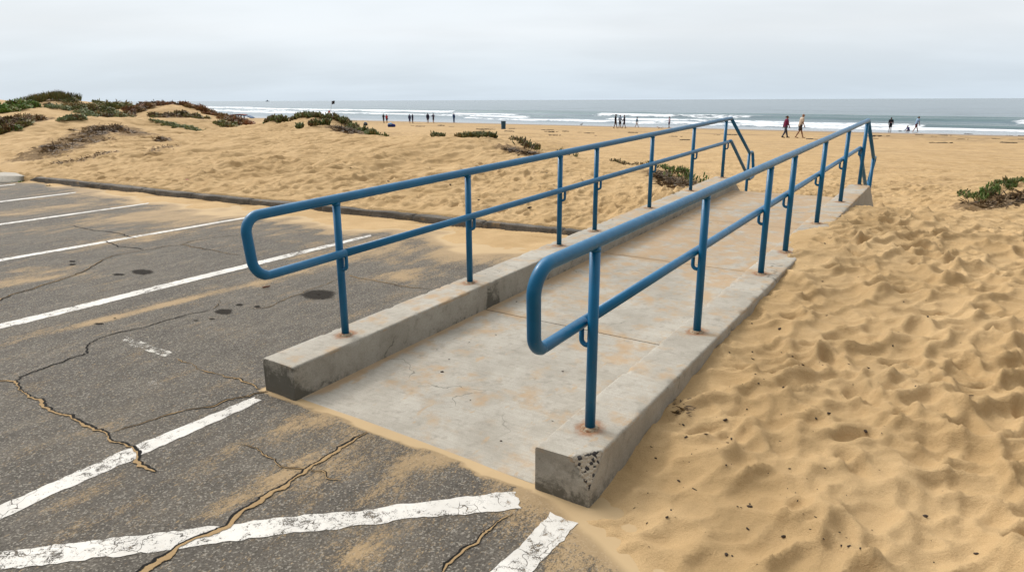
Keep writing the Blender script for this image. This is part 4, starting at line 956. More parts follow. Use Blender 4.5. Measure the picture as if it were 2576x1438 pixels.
# ------------------------------------------------------------------ sand sheet
def spaced(segs):
    out = [np.arange(a, b, h) for a, b, h in segs]; return np.concatenate(out)
def grow(a, b, h0, g, sign=1):
    x, h, o = a, h0, []
    while (x < b if sign > 0 else x > b): x += sign*h; h *= g; o.append(x)
    return np.array(o)
gx = np.concatenate([grow(-14, -420, .07, 1.04, -1)[::-1], spaced([(-14, -1, .05), (-1, 7.5, .0215), (7.5, 11, .045)]), grow(11, 420, .06, 1.03)])
gy = np.concatenate([grow(1.6, -40, .04, 1.15, -1)[::-1], spaced([(1.6, 9.0, .0215), (9.0, 18, .035), (18, 32, .06)]), grow(32, 260, .08, 1.012)])
GX, GY = np.meshgrid(gx, gy, indexing='ij'); shp = GX.shape; print('sand grid', shp)
CXg, CYg = gx[::4], gy[::4]
# broad form on a coarser lattice, relief at full resolution
cx_ = np.unique(np.concatenate([gx[::5], gx[-1:]])); cy_ = np.unique(np.concatenate([gy[::5], gy[-1:]]))
cX, cY = np.meshgrid(cx_, cy_, indexing='ij'); cZ = g0(cX.ravel(), cY.ravel()).reshape(cX.shape)
tmp = np.empty((len(gx), len(cy_)))
for j in range(len(cy_)): tmp[:, j] = np.interp(gx, cx_, cZ[:, j])
GZ = np.empty(shp)
for i in range(len(gx)): GZ[i] = np.interp(gy, cy_, tmp[i])
GZ = ground(GX.ravel(), GY.ravel(), GZ.ravel())
sand = mesh('sand', np.stack([GX.ravel(), GY.ravel(), GZ], -1), gridf(*shp), None, [MAT['sand']]); tag(sand, kind='structure')
s_ = GX.ravel()*SX+GY.ravel()*SY
wn = 3.0*(fbm(GX.ravel()*.05, GY.ravel()*.05, 601, 3)-.5)
attr(sand, 'wet', .75*sst(77, 89, s_+wn)+.25*sst(88, 93, s_+wn))
attr(sand, 'band', (np.exp(-((s_-74)/7)**2)+.8*np.exp(-((s_-62)/5)**2)+.3*np.exp(-((s_-45)/7)**2)))
soil = np.zeros(GZ.shape); gX, gY = GX.ravel(), GY.ravel()
for sp_, wd, am in (([(335, 338), (300, 322), (255, 322), (215, 342), (180, 360), (140, 378), (108, 392)], 1.0, 1.0), ([(230, 340), (200, 365), (165, 380)], .7, .8), ([(150, 413), (200, 402), (240, 392), (285, 385)], .5, .6), ([(378, 388), (410, 372), (440, 362)], .4, .6), ([(0, 325), (50, 308), (100, 298)], 1.0, .8),
                    ([(845, 322), (870, 338), (900, 347)], .6, .9), ([(1280, 368), (1310, 382), (1345, 392)], .5, 1.0), ([(1650, 432), (1680, 450), (1710, 462), (1735, 470)], .45, 1.0), ([(2450, 520), (2520, 508), (2576, 496), (2640, 492)], .38, 1.1), ([(402, 290), (410, 300)], .6, .7), ([(450, 288), (500, 300)], .6, .7), ([(200, 275), (285, 292)], 1.2, .6)):
    Sp = np.array([hit(*p, 46.) for p in sp_])
    for a_, b_ in zip(Sp[:-1], Sp[1:]):
        ab = (b_-a_)[:2]; L2 = ab@ab+1e-9
        bb = (gX > min(a_[0], b_[0])-3*wd) & (gX < max(a_[0], b_[0])+3*wd) & (gY > min(a_[1], b_[1])-3*wd) & (gY < max(a_[1], b_[1])+3*wd); ii = np.nonzero(bb)[0]
        tq = np.clip(((gX[ii]-a_[0])*ab[0]+(gY[ii]-a_[1])*ab[1])/L2, 0, 1); d2 = (gX[ii]-a_[0]-tq*ab[0])**2+(gY[ii]-a_[1]-tq*ab[1])**2
        soil[ii] = np.maximum(soil[ii], am*np.exp(-d2/wd**2))
attr(sand, 'soil', soil)
attr(sand, 'far', sst(11, 22, s_)*(1-sst(78, 86, s_)))

# ------------------------------------------------------------------ sea
WN = np.array([.747, .665]); WT = np.array([.665, -.747])
ww = np.concatenate([np.arange(64, 175, .45), grow(175, 400, .5, 1.03), [600, 1000, 2000, 5000, 12000, 40000]])
tt = np.concatenate([[-40000, -8000, -3000], grow(-330, -1200, 2, 1.08, -1)[::-1], np.arange(-330, 60, .9), grow(60, 500, 1, 1.1), [3000, 9000, 40000]])
Wg, Tg = np.meshgrid(ww, tt, indexing='ij')
SXg = Wg*WN[0]+Tg*WT[0]; SYg = Wg*WN[1]+Tg*WT[1]; ss = SXg*SX+SYg*SY
near = 1-sst(250, 500, Wg)
wl = 6*(fbm(Tg*.012, Wg*0+3, 701, 3)-.5)
Zs = np.full(Wg.shape, -2.0)
def crest(w0, hgt, wid, seed, lo=.35, hi=.6):
    m = sst(lo, hi, fbm(Tg*.016+seed, Wg*0+seed, 711+seed, 3)); x = Wg-w0-wl-5*(fbm(Tg*.03, Wg*0, 721+seed, 3)-.5)
    prof = np.where(x < 0, np.exp(-(x/(wid*.45))**2), np.exp(-(x/wid)**2)); return m, x, prof*hgt
foam = np.zeros(Wg.shape); green = np.zeros(Wg.shape)
def breaker(w0, hgt, wid, seed, gaps, trail):
    global Zs, foam, green
    m, x, p = crest(w0, hgt, wid, seed, -1, 0)
    Zs = Zs+p*near
    br = np.ones(Wg.shape)
    for a, b in gaps: br = br*(1-sst(a-4, a+3, Tg)*(1-sst(b-5, b+4, Tg)))
    nz_ = fbm(Tg*.12, Wg*.25, 771+seed, 4)-.5; nl = fbm(Tg*.05, Wg*0+seed, 781+seed, 3)
    br = np.clip(br+1.2*nz_*(br > .02)*(br < .98), 0, 1)
    foam = np.maximum(foam, br*(.56*sst(-2.2, -.9, x+nz_*2.5)*sst(1.4, .1, x)))
    foam = np.maximum(foam, br*(.27+.35*nz_)*sst(1.0, -1, x)*sst(-trail*(.5+nl), -trail*.2, x))
    green = np.maximum(green, (1-br)*sst(.8, -.6, x)*np.clip(p/hgt*1.4-.25, 0, 1))
    foam = np.maximum(foam, (1-br)*.34*np.exp(-((x-.2)/.35)**2)*sst(.45, .6, nl))
breaker(136, .75, 2.8, 1, [(-178, -118), (-72, -30)], 13)
breaker(112, .42, 2.0, 2, [(-118, -94), (-34, -18)], 9)
breaker(123, .30, 2.2, 3, [(-400, -165), (-135, -20)], 6)
breaker(103, .22, 1.5, 4, [(-200, -130)], 7)
breaker(158, .55, 3.2, 5, [(-400, 60)], 5)
Zs = Zs+near*.17*np.sin((Wg+9*fbm(Tg*.012, Wg*.02, 733, 3))*.36)*fbm(Tg*.03, Wg*.05, 737, 2)+near*.10*np.sin((Wg+12*fbm(Tg*.03, Wg*.03, 743, 3))*.81)*fbm(Tg*.05, Wg*.05, 747, 2)+near*.14*(fbm(Tg*.10, Wg*.35, 751, 4)-.5)
sh = 1-sst(98, 112, ss+4*(fbm(Tg*.03, Wg*.05, 761, 3)-.5))
Zs = np.where(ss < 108, -2.0+(Zs+2.0)*sst(97, 110, ss), Zs)
foam = np.maximum(foam, .13*(1-sst(100, 112, ss+5*(fbm(Tg*.05, Wg*.1, 791, 3)-.5))))
foam = np.maximum(foam, .15*(1-sst(114, 140, Wg)))
sea = mesh('sea', np.stack([SXg, SYg, Zs], -1).reshape(-1, 3), gridf(*Wg.shape), None, [MAT['sea']]); tag(sea, kind='structure')
if sea.data.polygons[0].normal.z < 0: sea.data.flip_normals()
attr(sea, 'foam', foam.ravel()); attr(sea, 'shallow', sh.ravel()); attr(sea, 'green', green.ravel())

# ------------------------------------------------------------------ dune plants
GREEN = [(.06, .085, .022), (.045, .062, .018), (.085, .10, .03), (.10, .085, .03), (.075, .05, .022)]
OLIVE = [(.085, .085, .028), (.06, .07, .022), (.12, .09, .035), (.05, .06, .02)]
BRIGHT = [(.05, .095, .016), (.065, .115, .022), (.04, .065, .014), (.09, .10, .03), (.07, .06, .022)]
BROWN = [(.075, .05, .025), (.05, .033, .018), (.11, .075, .035), (.035, .024, .014)]
RUSTY = [(.13, .058, .026), (.09, .045, .022), (.10, .07, .028), (.06, .035, .02)]
SAGE = [(.10, .12, .065), (.075, .10, .05), (.13, .14, .08), (.06, .08, .04)]
def leaves(P, D, L, Rr, cols):
    """spindle leaves: base points P, directions D, lengths L, radii Rr"""
    n = len(P); D = D/np.linalg.norm(D, axis=1)[:, None]
    ref = np.where(np.abs(D[:, 2:3]) < .9, np.array([[0, 0, 1.]]), np.array([[1., 0, 0]])); A = np.cross(D, ref); A /= np.linalg.norm(A, axis=1)[:, None]; B = np.cross(D, A)
    rings = []
    for k, rr in ((0., .55), (.55, 1.0), (.9, .6)):
        for a in range(3): rings.append(P+D*(L*k)[:, None]+(A*math.cos(a*2.094)+B*math.sin(a*2.094))*(Rr*rr)[:, None])
    rings.append(P+D*L[:, None]); V = np.stack(rings, 1); b = np.arange(n)[:, None]*10
    q = np.concatenate([b+np.array([[k*3+a, k*3+(a+1) % 3, k*3+3+(a+1) % 3, k*3+3+a]]) for k in (0, 1) for a in range(3)]); t_ = np.concatenate([b+np.array([[6+a, 6+(a+1) % 3, 9]]) for a in range(3)])
    cc = np.repeat(cols[:, None, :], 10, 1); return V.reshape(-1, 3), q, t_, cc.reshape(-1, 3)
def clump(name, label, cat, spine, width, n, L, Rr, pal, kind='ice', hgt=.0, seed=1, group=None, px=True, stems=True):
    r_ = np.random.default_rng(seed)
    if kind in ('shrub', 'dead') and seed > 17: width *= .8; hgt *= .36; n = int(n*.8); L *= .75; Rr *= 1.1
    if kind == 'grass': width *= .6
    S = np.array([hit(*p, 46.) for p in spine]) if px else np.array(spine, float)
    if len(S) == 1: S = np.vstack([S, S+[.02, 0, 0]])
    d = np.concatenate([[0], np.cumsum(np.linalg.norm(np.diff(S, axis=0), axis=1))]); nb = max(3, int((d[-1]+width)/width*5))
    # sub-tufts along the spine give an uneven outline with gaps
    cs = r_.random(nb)*d[-1]; tc = np.stack([np.interp(cs, d, S[:, i]) for i in (0, 1)], 1)+r_.normal(0, width*.42, (nb, 2)); ts = width*(.16+.3*r_.random(nb))
    who = r_.integers(0, nb, n); th = r_.random(n)*6.283; rr = np.sqrt(r_.random(n)); P2 = tc[who]+np.stack([np.cos(th)*rr, np.sin(th)*rr], 1)*ts[who][:, None]
    z = ground(P2[:, 0], P2[:, 1], g0(P2[:, 0], P2[:, 1]))
    dome = np.clip(1-rr**2, 0, 1)**.5*hgt*(.5+r_.random(nb))[who]; up_ = dome*r_.random(n)**.45
    P = np.column_stack([P2, z+up_-.01])
    tilt = {'ice': .42, 'grass': .3, 'shrub': 1.1, 'dead': 2.2}[kind]
    D = np.column_stack([np.cos(th)*tilt*r_.random(n), np.sin(th)*tilt*r_.random(n), np.ones(n)*({'shrub': .35, 'dead': .12}.get(kind, 1))])+r_.normal(0, .22 if kind != 'dead' else .6, (n, 3))*np.array([1, 1, .45 if kind == 'dead' else 1])
    pal = np.array(pal)*np.array([1.08, 1.0, .88]); ci = r_.integers(0, len(pal), nb)[who]; mixc = r_.random(n) < .35; ci = np.where(mixc, r_.integers(0, len(pal), n), ci)
    cols = pal[ci]*(.75+.5*r_.random((n, 1)))*(2.2 if seed > 17 else 1.5)
    V, q, t_, cc = leaves(P, D, L*(.55+.8*r_.random(n)), Rr*(.7+.6*r_.random(n)), cols)
    c0 = S.mean(0)
    if stems and kind in ('ice', 'shrub'):
        m = max(6, n//14); i0 = r_.integers(0, n, m); E = P[i0]; B = np.column_stack([tc[who[i0]], z[i0]-.03]); Dv = E-B+np.array([0, 0, .03]); Lv = np.linalg.norm(Dv, axis=1)
        V2, q2, t2, c2 = leaves(B, Dv, Lv*1.02, np.full(m, max(.004, Rr*.55)), np.array(BROWN)[r_.integers(0, 4, m)])
        q = np.vstack([q, q2+len(V)]); t_ = np.vstack([t_, t2+len(V)]); V = np.vstack([V, V2]); cc = np.vstack([cc, c2])
    root = mesh(name, V-c0, q, t_, [MAT['veg']], None, kind == 'ice', tuple(c0)); tag(root, label, cat, group)
    cattr(root, 'col', np.column_stack([cc, np.ones(len(cc))]))
    return root
IP, SHB = 'ice plant', 'shrub'
gI = 'ice plant clumps on the dunes'; gS = 'shrubs on the left dunes'
K = dict(group=gI); J = dict(group=gS)
clump('ice_plant', 'long strip of green ice plant along the crest of the middle dune', IP, [(672, 305), (700, 299), (740, 294), (790, 294), (830, 300)], .2, 1700, .15, .028, GREEN, 'ice', .10, 1, **K)
clump('ice_plant', 'dense dark green ice plant spilling down the right flank of the middle dune', IP, [(830, 299), (870, 312), (900, 328), (930, 342), (948, 346)], .38, 3000, .16, .028, GREEN, 'ice', .12, 2, **K)
clump('dry_brush', 'grey brown dead brush below the ice plant on the middle dune flank', 'dry brush', [(845, 325), (870, 338), (895, 346)], .3, 900, .15, .011, BROWN+[(.2, .16, .11)], 'dead', .12, 3)
clump('ice_plant', 'small upright ice plant tuft low on the left face of the middle dune', IP, [(753, 323)], .2, 120, .16, .03, GREEN, 'ice', .15, 4, **K)
clump('ice_plant', 'second small upright ice plant tuft on the middle dune, right of the lowest one', IP, [(788, 320)], .16, 100, .16, .03, GREEN, 'ice', .15, 5, **K)
clump('ice_plant', 'pair of ice plant tufts just under the crest of the middle dune', IP, [(806, 311), (815, 312)], .26, 220, .16, .03, GREEN, 'ice', .14, 6, **K)
clump('ice_plant', 'short sparse ice plant tuft on the flat sand left of the low crest strip', IP, [(1092, 344), (1112, 339)], .18, 150, .13, .022, OLIVE, 'ice', .05, 7, **K)
clump('ice_plant', 'low strip of olive ice plant on the near sand crest below the litter bin', IP, [(1160, 338), (1190, 342), (1230, 351)], .3, 900, .14, .022, OLIVE, 'ice', .06, 8, **K)
clump('ice_plant', 'dark ice plant clump on the small eroded mound behind the left handrail', IP, [(1290, 351), (1315, 360), (1340, 374), (1355, 384)], .32, 1200, .15, .022, OLIVE+BROWN[:2], 'ice', .10, 9, **K)
clump('dry_brush', 'dark dead roots on the eroded face of the mound behind the left handrail', 'dry brush', [(1280, 372), (1310, 385), (1345, 392)], .28, 420, .14, .008, BROWN, 'dead', .03, 10)
clump('ice_plant', 'tiny green ice plant seen just under the left top rail', IP, [(1418, 392), (1448, 391)], .14, 520, .12, .018, OLIVE, 'ice', .05, 11, **K)
clump('ice_plant', 'thin line of withered ice plant between the two rails of the left handrail', IP, [(1540, 405), (1580, 416), (1620, 414), (1655, 412)], .22, 260, .12, .014, BROWN+OLIVE, 'ice', .03, 12, **K)
clump('ice_plant', 'green topped ice plant mound beside the left kerb near the ramp top', IP, [(1660, 420), (1690, 432), (1715, 448), (1733, 460)], .3, 1400, .10, .016, BRIGHT, 'ice', .08, 13, **K)
clump('dry_brush', 'dark brown dead growth under the green mound beside the left kerb', 'dry brush', [(1650, 437), (1675, 452), (1705, 465), (1735, 470)], .3, 1100, .14, .008, BROWN, 'dead', .06, 14)
clump('ice_plant', 'bright green ice plant on the small mound at the right edge', IP, [(2440, 508), (2470, 500), (2520, 482), (2576, 462), (2640, 458)], .27, 3200, .085, .014, BRIGHT+OLIVE[:1], 'ice', .08, 15, **K)
clump('ice_plant', 'thin ice plant runner reaching left from the right hand mound', IP, [(2412, 489), (2430, 494), (2450, 500)], .07, 200, .06, .012, BRIGHT, 'ice', .03, 16, **K)
clump('dry_brush', 'brown exposed roots on the cut face of the right hand mound', 'dry brush', [(2470, 520), (2520, 508), (2576, 496), (2640, 492)], .2, 1100, .15, .008, BROWN+[(.2, .15, .095)], 'dead', .02, 17)
clump('dune_shrub', 'tall wispy brown green brush on the highest left dune crest', SHB, [(70, 268), (105, 256), (150, 252), (180, 255)], 1.0, 2600, .30, .011, OLIVE+BROWN[:2], 'grass', .10, 18, **J)
clump('dune_shrub', 'bright green bush at the left edge of the dunes', SHB, [(-40, 285), (0, 285), (40, 277), (70, 270)], 1.1, 5200, .16, .022, BRIGHT, 'shrub', .7, 19, **J)
clump('dune_shrub', 'large brown bush below the bright green bush at the left edge', SHB, [(0, 325), (30, 310), (70, 300), (100, 298)], 1.1, 5600, .16, .018, BROWN+OLIVE[:1], 'shrub', .65, 20, **J)
clump('dune_shrub', 'dark green patch at the far left edge above the sand slope', SHB, [(-30, 332), (0, 330), (15, 326)], .6, 1800, .15, .018, BRIGHT+BROWN[:1], 'shrub', .4, 21, **J)
clump('dune_shrub', 'small grey green bush on bare sand right of the large brown bush', SHB, [(172, 303), (190, 302)], .55, 1500, .13, .02, SAGE+BROWN[:1], 'shrub', .45, 22, **J)
clump('dune_shrub', 'low grey green ground cover under the highest dune crest', SHB, [(130, 272), (165, 275)], .6, 1300, .14, .022, SAGE, 'shrub', .25, 23, **J)
clump('dune_shrub', 'long mixed olive thicket running down from the highest crest to the right', SHB, [(175, 258), (205, 270), (245, 276), (285, 288), (310, 300)], 1.0, 6000, .16, .018, OLIVE+BROWN[:2]+SAGE[:1], 'shrub', .4, 24, **J)
clump('dune_shrub', 'pale green spreading bush in the middle of the left dunes', SHB, [(200, 282), (225, 290), (250, 296)], .6, 1700, .14, .02, SAGE+OLIVE[:1], 'shrub', .3, 25, **J)
clump('dune_shrub', 'thin dark green row on the skyline left of the second dune', SHB, [(228, 262), (260, 264), (295, 269), (325, 274)], .6, 1700, .2, .022, OLIVE, 'shrub', .4, 26, **J)
clump('dune_shrub', 'dark rusty bush at the left shoulder of the second dune', SHB, [(328, 288), (345, 277), (375, 267)], .9, 3400, .16, .018, RUSTY+BROWN[:2], 'shrub', .45, 27, **J)
clump('dune_shrub', 'row of red brown tufts along the top of the second dune', SHB, [(385, 264), (430, 262), (470, 266), (520, 276)], .5, 2400, .2, .02, RUSTY, 'shrub', .3, 28, **J)
clump('dune_shrub', 'rusty red brush down the right edge of the second dune', SHB, [(530, 280), (565, 292), (595, 304), (618, 314)], .8, 4600, .18, .02, RUSTY, 'shrub', .4, 29, **J)
clump('dune_shrub', 'brown hanging bush on the left face of the second dune', SHB, [(402, 284), (410, 296)], .7, 1500, .15, .016, BROWN+OLIVE[:1], 'shrub', .3, 30, **J)
clump('dune_shrub', 'paired dark bushes on the right face of the second dune', SHB, [(450, 282), (470, 290), (500, 297)], .6, 2200, .15, .016, BROWN+OLIVE[:2], 'shrub', .35, 31, **J)
clump('dune_shrub', 'small green bush at the foot of the second dune by the rusty brush', SHB, [(560, 309), (585, 314)], .55, 1500, .14, .02, OLIVE+BROWN[:1], 'shrub', .35, 32, **J)
clump('dune_shrub', 'low green strip across the sand below the second dune', SHB, [(395, 309), (430, 312), (465, 317), (500, 321)], .35, 1700, .12, .02, SAGE+OLIVE[:2], 'shrub', .18, 33, **J)
clump('dune_shrub', 'round dark brown bush above the eroded bank', SHB, [(283, 322), (275, 333)], .55, 1700, .15, .016, BROWN, 'shrub', .4, 34, **J)
clump('dry_brush', 'dark dead brush trailing down the eroded bank in the left dunes', 'dry brush', [(250, 325), (215, 345), (180, 360), (140, 378), (110, 390)], .75, 2600, .22, .010, BROWN, 'dead', .10, 35)
clump('dry_brush', 'tangled brown roots along the top of the eroded bank', 'dry brush', [(210, 322), (250, 318), (300, 325), (340, 338)], .5, 1600, .24, .010, BROWN+[(.16, .11, .06)], 'dead', .12, 36)
clump('dry_brush', 'scattered dark twigs low on the sand slope below the eroded bank', 'dry brush', [(150, 413), (200, 402), (240, 392), (285, 385)], .4, 460, .16, .009, BROWN, 'dead', .03, 37)
clump('dry_brush', 'small dark dead bush alone on the upper sand slope', 'dry brush', [(403, 346), (408, 350)], .3, 520, .16, .010, BROWN, 'dead', .18, 38)
clump('dry_brush', 'thin dark twigs on the slope right of the eroded bank', 'dry brush', [(378, 388), (410, 372), (440, 362)], .3, 240, .16, .009, BROWN, 'dead', .03, 39)
clump('dune_shrub', 'tiny green seedling in front of the kerb at left', SHB, [(118, 463)], .1, 60, .06, .010, OLIVE, 'shrub', .06, 40)
clump('dune_shrub', 'green seedling on the sand beside the pale pavement', SHB, [(40, 452)], .16, 120, .06, .012, BRIGHT, 'shrub', .08, 41)

clump('dry_brush', 'small tangle of dark roots in the sand against the right kerb', 'dry brush', [(1700, 1010), (1722, 1040)], .07, 70, .05, .004, BROWN, 'dead', .01, 16, stems=False)

# ------------------------------------------------------------------ debris: flecks of dried weed, leaves, wrack
fleck_m = plain('dried_weed', (.035, .022, .014), .8)
def fleck_mesh(seed, L, W_, T_):
    r_ = np.random.default_rng(seed); v, q, t_ = ellip((0, 0, 0), (L, W_, T_), 9, 6)
    v[:, 2] += .35*T_*np.sin(v[:, 0]/L*2.5)+T_*.4; v[:, 1] += .35*W_*np.sin(v[:, 0]/L*1.8+seed); v *= (1+.25*(r_.random((len(v), 1))-.5))
    return v, q, t_
FL = []
def fleck(name, x, y, z, sc, rz, src, label, cat, group=None, mat=fleck_m, tilt=0.0):
    if src not in [f[0] for f in FL]:
        v, q, t_ = fleck_mesh(src, *((1, .55, .35) if src % 3 else (1, .22, .2))); o = mesh(name, v, q, t_, [mat]); FL.append((src, o))
    else:
        o = [f[1] for f in FL if f[0] == src][0].copy(); COL.objects.link(o); o.name = name
    o.location = (x, y, z); o.scale = (sc, sc, sc); o.rotation_euler = (tilt, 0, rz); return tag(o, label, cat, group)
r_ = np.random.default_rng(77)
cnt = 0
while cnt < 270:
    u = 2.36+(6.5 if cnt % 3 else 1.2)*r_.random()**1.2; v = -.35+(9 if cnt % 3 else 2.6)*r_.random()**1.6; x, y, _ = uvw(u, v, 0)
    if y < 2.3 or abs(x) > .76*y+.2: continue
    z = float(ground(np.array([x]), np.array([y]))[0])
    if z < .012: continue
    fleck('weed_fleck', x, y, z, .0045+.014*r_.random()**3, r_.random()*6.28, int(r_.integers(0, 6)), 'tiny dark fleck of dried seaweed lying on the rippled sand right of the ramp', 'seaweed', 'seaweed flecks on the sand right of the ramp'); cnt += 1
cnt = 0
while cnt < 45:
    px, py = 60+1400*r_.random(), 345+200*r_.random(); P = hit(px, py); u, v = touv(P[0], P[1])
    if P[1] > 26 or v < curbv(u)+.4 or u > -.5: continue
    fleck('weed_fleck', P[0], P[1], P[2], .018+.03*r_.random()**2, r_.random()*6.28, int(r_.integers(0, 6)), 'small dark fleck of dried weed on the dune slope behind the parking kerb', 'seaweed', 'weed flecks on the left dune slope'); cnt += 1
for px, py, sc in ((1112, 936, .016), (1180, 862, .012), (1247, 843, .014), (1183, 1007, .012), (1100, 880, .009), (1415, 935, .010), (1300, 760, .012), (1130, 905, .009), (1390, 1060, .010), (1260, 1110, .009)):
    d = ray(px, py); C0 = np.array([0, 0, CAMH]); t0 = (SLOPE*((C0[:2]-OO)@EV)-C0[2])/(d[2]-SLOPE*(d[:2]@EV)); p = C0+t0*d
    fleck('dry_leaf', p[0], p[1], p[2]+.004, sc, r_.random()*6.28, int(r_.integers(0, 6)), 'small dark dry leaf lying on the ramp floor', 'leaf', 'dry leaves on the ramp')
p = atz(670, 724); fleck('twig', p[0], p[1], .01, .05, R(20), 30, 'reddish brown dry twig on the asphalt behind the left front loop', 'twig', mat=plain('twig_bark', (.12, .05, .03)))
p = hit(465.5, 453); fleck('plastic_scrap', p[0], p[1], p[2]+.01, .08, .3, 31, 'small crimson plastic scrap on the sand slope behind the kerb', 'litter', mat=plain('crimson_plastic', (.25, .02, .05), .5))
wr = plain('wrack', (.06, .045, .03), .95, .5, 14)
WR = []
def heap(k):
    q_ = np.random.default_rng(900+k); B = []
    for i in range(16):
        x = q_.normal(0, .42); y = q_.normal(0, .22); B.append(capsule((x-.16*q_.random()-.05, y-.1*q_.normal(), .02), (x+.16*q_.random()+.05, y+.1*q_.normal(), .03+.05*q_.random()), .03+.05*q_.random(), .02+.03*q_.random(), seg=8))
    return B
for k in range(6): WR.append(remeshed('seaweed_clump', heap(k), .028, [wr], None, 1))
wr_used = 0
S_ = 1.0683
n_w = 0
for i in range(46):
    if i < 12: px, py, wd = [(2485, 354.5, .7), (2500, 353.5, .8), (2547, 354.6, 1.2), (2468, 363.3, .6), (2602, 360.5, .7), (2542, 364.2, .7), (2712, 365, .6), (2746, 365.5, .6), (2674, 373, .6), (2705, 384, .8), (2747, 374.5, .5), (2365, 365.5, 1.0)][i]
    elif i < 22: px, py, wd = [(1108, 337.8, .5), (1127, 340.2, .9), (1185, 338, 1.3), (1212, 340.3, .5), (1295, 348, 1.0), (1313, 348.2, .9), (1374, 346, .8), (950, 326, .7), (1462, 349.5, .7), (1478, 349.5, .6)][i-12]
    else: px, py, wd = 1250+1450*r_.random(), 0, .3+.5*r_.random(); py = 350+(px-1250)*.013+22*r_.random()**2
    P = hit(px/S_, py/S_)
    if i < 6: o = WR[i]
    else: o = WR[i % 6].copy(); COL.objects.link(o); o.name = 'seaweed_clump'
    o.location = (P[0], P[1], P[2]-.012*wd); o.rotation_euler = (0, 0, r_.normal(0, .5)-.67); o.scale = (wd*.85, wd*.7, wd*.95)
    tag(o, 'dark clump of washed up seaweed on the damp upper beach', 'seaweed', 'washed up seaweed along the tide line')

# ------------------------------------------------------------------ light and sky
AZ, EL = R(-50), R(42)
sd = bpy.data.lights.new('sun', 'SUN'); sd.energy = 1.5; sd.angle = R(10); sd.color = (1, .965, .92)
so = bpy.data.objects.new('sun', sd); COL.objects.link(so)
dirv = Vector((math.sin(AZ)*math.cos(EL), math.cos(AZ)*math.cos(EL), math.sin(EL))); so.rotation_euler = dirv.to_track_quat('Z', 'Y').to_euler(); so.location = dirv*50
w = bpy.data.worlds.new('World'); SC.world = w; w.use_nodes = True; nt = w.node_tree; nt.nodes.clear()
def nn(k): return nt.nodes.new(k)
def mth(op, a, b=0.):
    n = nn('ShaderNodeMath'); n.operation = op
    for i, x in enumerate((a, b)):
        if isinstance(x, bpy.types.NodeSocket): nt.links.new(x, n.inputs[i])
        else: n.inputs[i].default_value = x
    return n.outputs[0]
out = nn('ShaderNodeOutputWorld'); tc = nn('ShaderNodeTexCoord'); sep = nn('ShaderNodeSeparateXYZ'); nt.links.new(tc.outputs['Generated'], sep.inputs[0])
rp = nn('ShaderNodeValToRGB'); nt.links.new(sep.outputs[2], rp.inputs[0]); cr = rp.color_ramp
stops = [(0, (.60, .69, .775)), (.03, (.63, .71, .785)), (.09, (.775, .815, .85)), (.16, (.76, .81, .845)), (.4, (.95, .99, 1.02)), (1.0, (1.25, 1.28, 1.3))]
cr.elements[0].position = 0; cr.elements[0].color = (*stops[0][1], 1); cr.elements[1].position = 1; cr.elements[1].color = (*stops[-1][1], 1)
for p_, c_ in stops[1:-1]: e_ = cr.elements.new(p_); e_.color = (*c_, 1)
zc = mth('ADD', mth('MAXIMUM', sep.outputs[2], 0.0), .16)
cb = nn('ShaderNodeCombineXYZ'); nt.links.new(mth('DIVIDE', sep.outputs[0], zc), cb.inputs[0]); nt.links.new(mth('DIVIDE', sep.outputs[1], zc), cb.inputs[1])
def cloud(scale, det, off, sx):
    mp = nn('ShaderNodeMapping'); mp.inputs['Location'].default_value = (off, off*.7, 0); mp.inputs['Scale'].default_value = (sx, 1, 1); nt.links.new(cb.outputs[0], mp.inputs[0])
    n = nn('ShaderNodeTexNoise'); n.inputs['Scale'].default_value = scale; n.inputs['Detail'].default_value = det; n.inputs['Roughness'].default_value = .5; nt.links.new(mp.outputs[0], n.inputs['Vector']); return n.outputs['Fac']
cl = mth('ADD', mth('MULTIPLY', cloud(.55, 5, 3.1, .75), .62), mth('MULTIPLY', cloud(1.7, 6, 8.4, .55), .38))
mr = nn('ShaderNodeMapRange'); mr.interpolation_type = 'SMOOTHSTEP'; nt.links.new(cl, mr.inputs[0])
for i, x in zip((1, 2, 3, 4), (.36, .64, .96, 1.075)): mr.inputs[i].default_value = x
mx = nn('ShaderNodeMix'); mx.data_type = 'RGBA'; mx.blend_type = 'MULTIPLY'; mx.inputs[0].default_value = 1; nt.links.new(rp.outputs[0], mx.inputs[6]); nt.links.new(mr.outputs[0], mx.inputs[7])
sky = nn('ShaderNodeTexSky'); sky.sky_type = 'NISHITA'; sky.sun_disc = False; sky.sun_elevation = EL; sky.sun_rotation = AZ
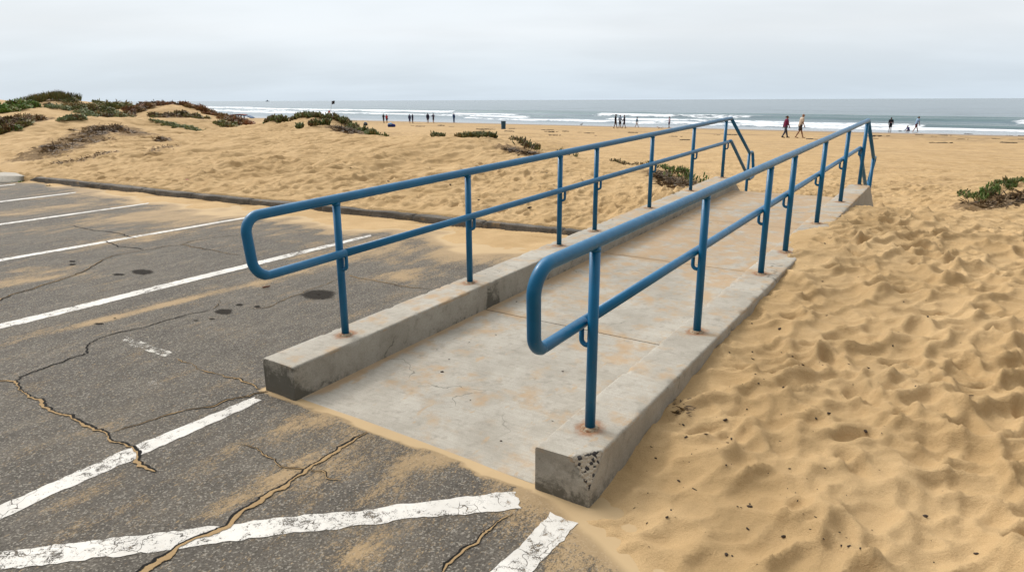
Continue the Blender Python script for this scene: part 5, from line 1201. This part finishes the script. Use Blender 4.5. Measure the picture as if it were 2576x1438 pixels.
# unseen bright lobe round the sun, added above the frame for directional light
dt = nn('ShaderNodeVectorMath'); dt.operation = 'DOT_PRODUCT'; nt.links.new(tc.outputs['Generated'], dt.inputs[0]); dt.inputs[1].default_value = tuple(dirv)
glow = mth('MULTIPLY', mth('POWER', mth('MAXIMUM', dt.outputs['Value'], 0.0), 8.0), 4.6)
gc = nn('ShaderNodeCombineXYZ')
for i_, k_ in enumerate((1.0, .98, .95)): nt.links.new(mth('MULTIPLY', mth('MULTIPLY', glow, mth('MULTIPLY', mth('MAXIMUM', mth('SUBTRACT', sep.outputs[2], 0.13), 0.0), 2.0)), k_), gc.inputs[i_])
bk = nn('ShaderNodeMapRange'); bk.interpolation_type = 'SMOOTHSTEP'; nt.links.new(sep.outputs[1], bk.inputs[0])   # unseen sky behind the camera, dimmed to deepen shading on the sand
for i_, x_ in zip((1, 2, 3, 4), (-.7, .45, .42, 1.03)): bk.inputs[i_].default_value = x_
mb = nn('ShaderNodeMix'); mb.data_type = 'RGBA'; mb.blend_type = 'MULTIPLY'; mb.inputs[0].default_value = 1; nt.links.new(mx.outputs[2], mb.inputs[6]); nt.links.new(bk.outputs[0], mb.inputs[7]); mx = mb
mg = nn('ShaderNodeMix'); mg.data_type = 'RGBA'; mg.blend_type = 'ADD'; mg.inputs[0].default_value = 1; nt.links.new(mx.outputs[2], mg.inputs[6]); nt.links.new(gc.outputs[0], mg.inputs[7])
b1 = nn('ShaderNodeBackground'); nt.links.new(mg.outputs[2], b1.inputs[0]); b1.inputs[1].default_value = 1.0
b2 = nn('ShaderNodeBackground'); nt.links.new(sky.outputs[0], b2.inputs[0]); b2.inputs[1].default_value = .006
ad = nn('ShaderNodeAddShader'); nt.links.new(b1.outputs[0], ad.inputs[0]); nt.links.new(b2.outputs[0], ad.inputs[1]); nt.links.new(ad.outputs[0], out.inputs[0])

SC.view_settings.view_transform = 'Standard'; SC.view_settings.look = 'None'; SC.view_settings.exposure = 0.0; SC.view_settings.gamma = 1
SC.render.engine = 'CYCLES'; SC.cycles.use_denoising = True; SC.cycles.max_bounces = 6; SC.cycles.transparent_max_bounces = 8
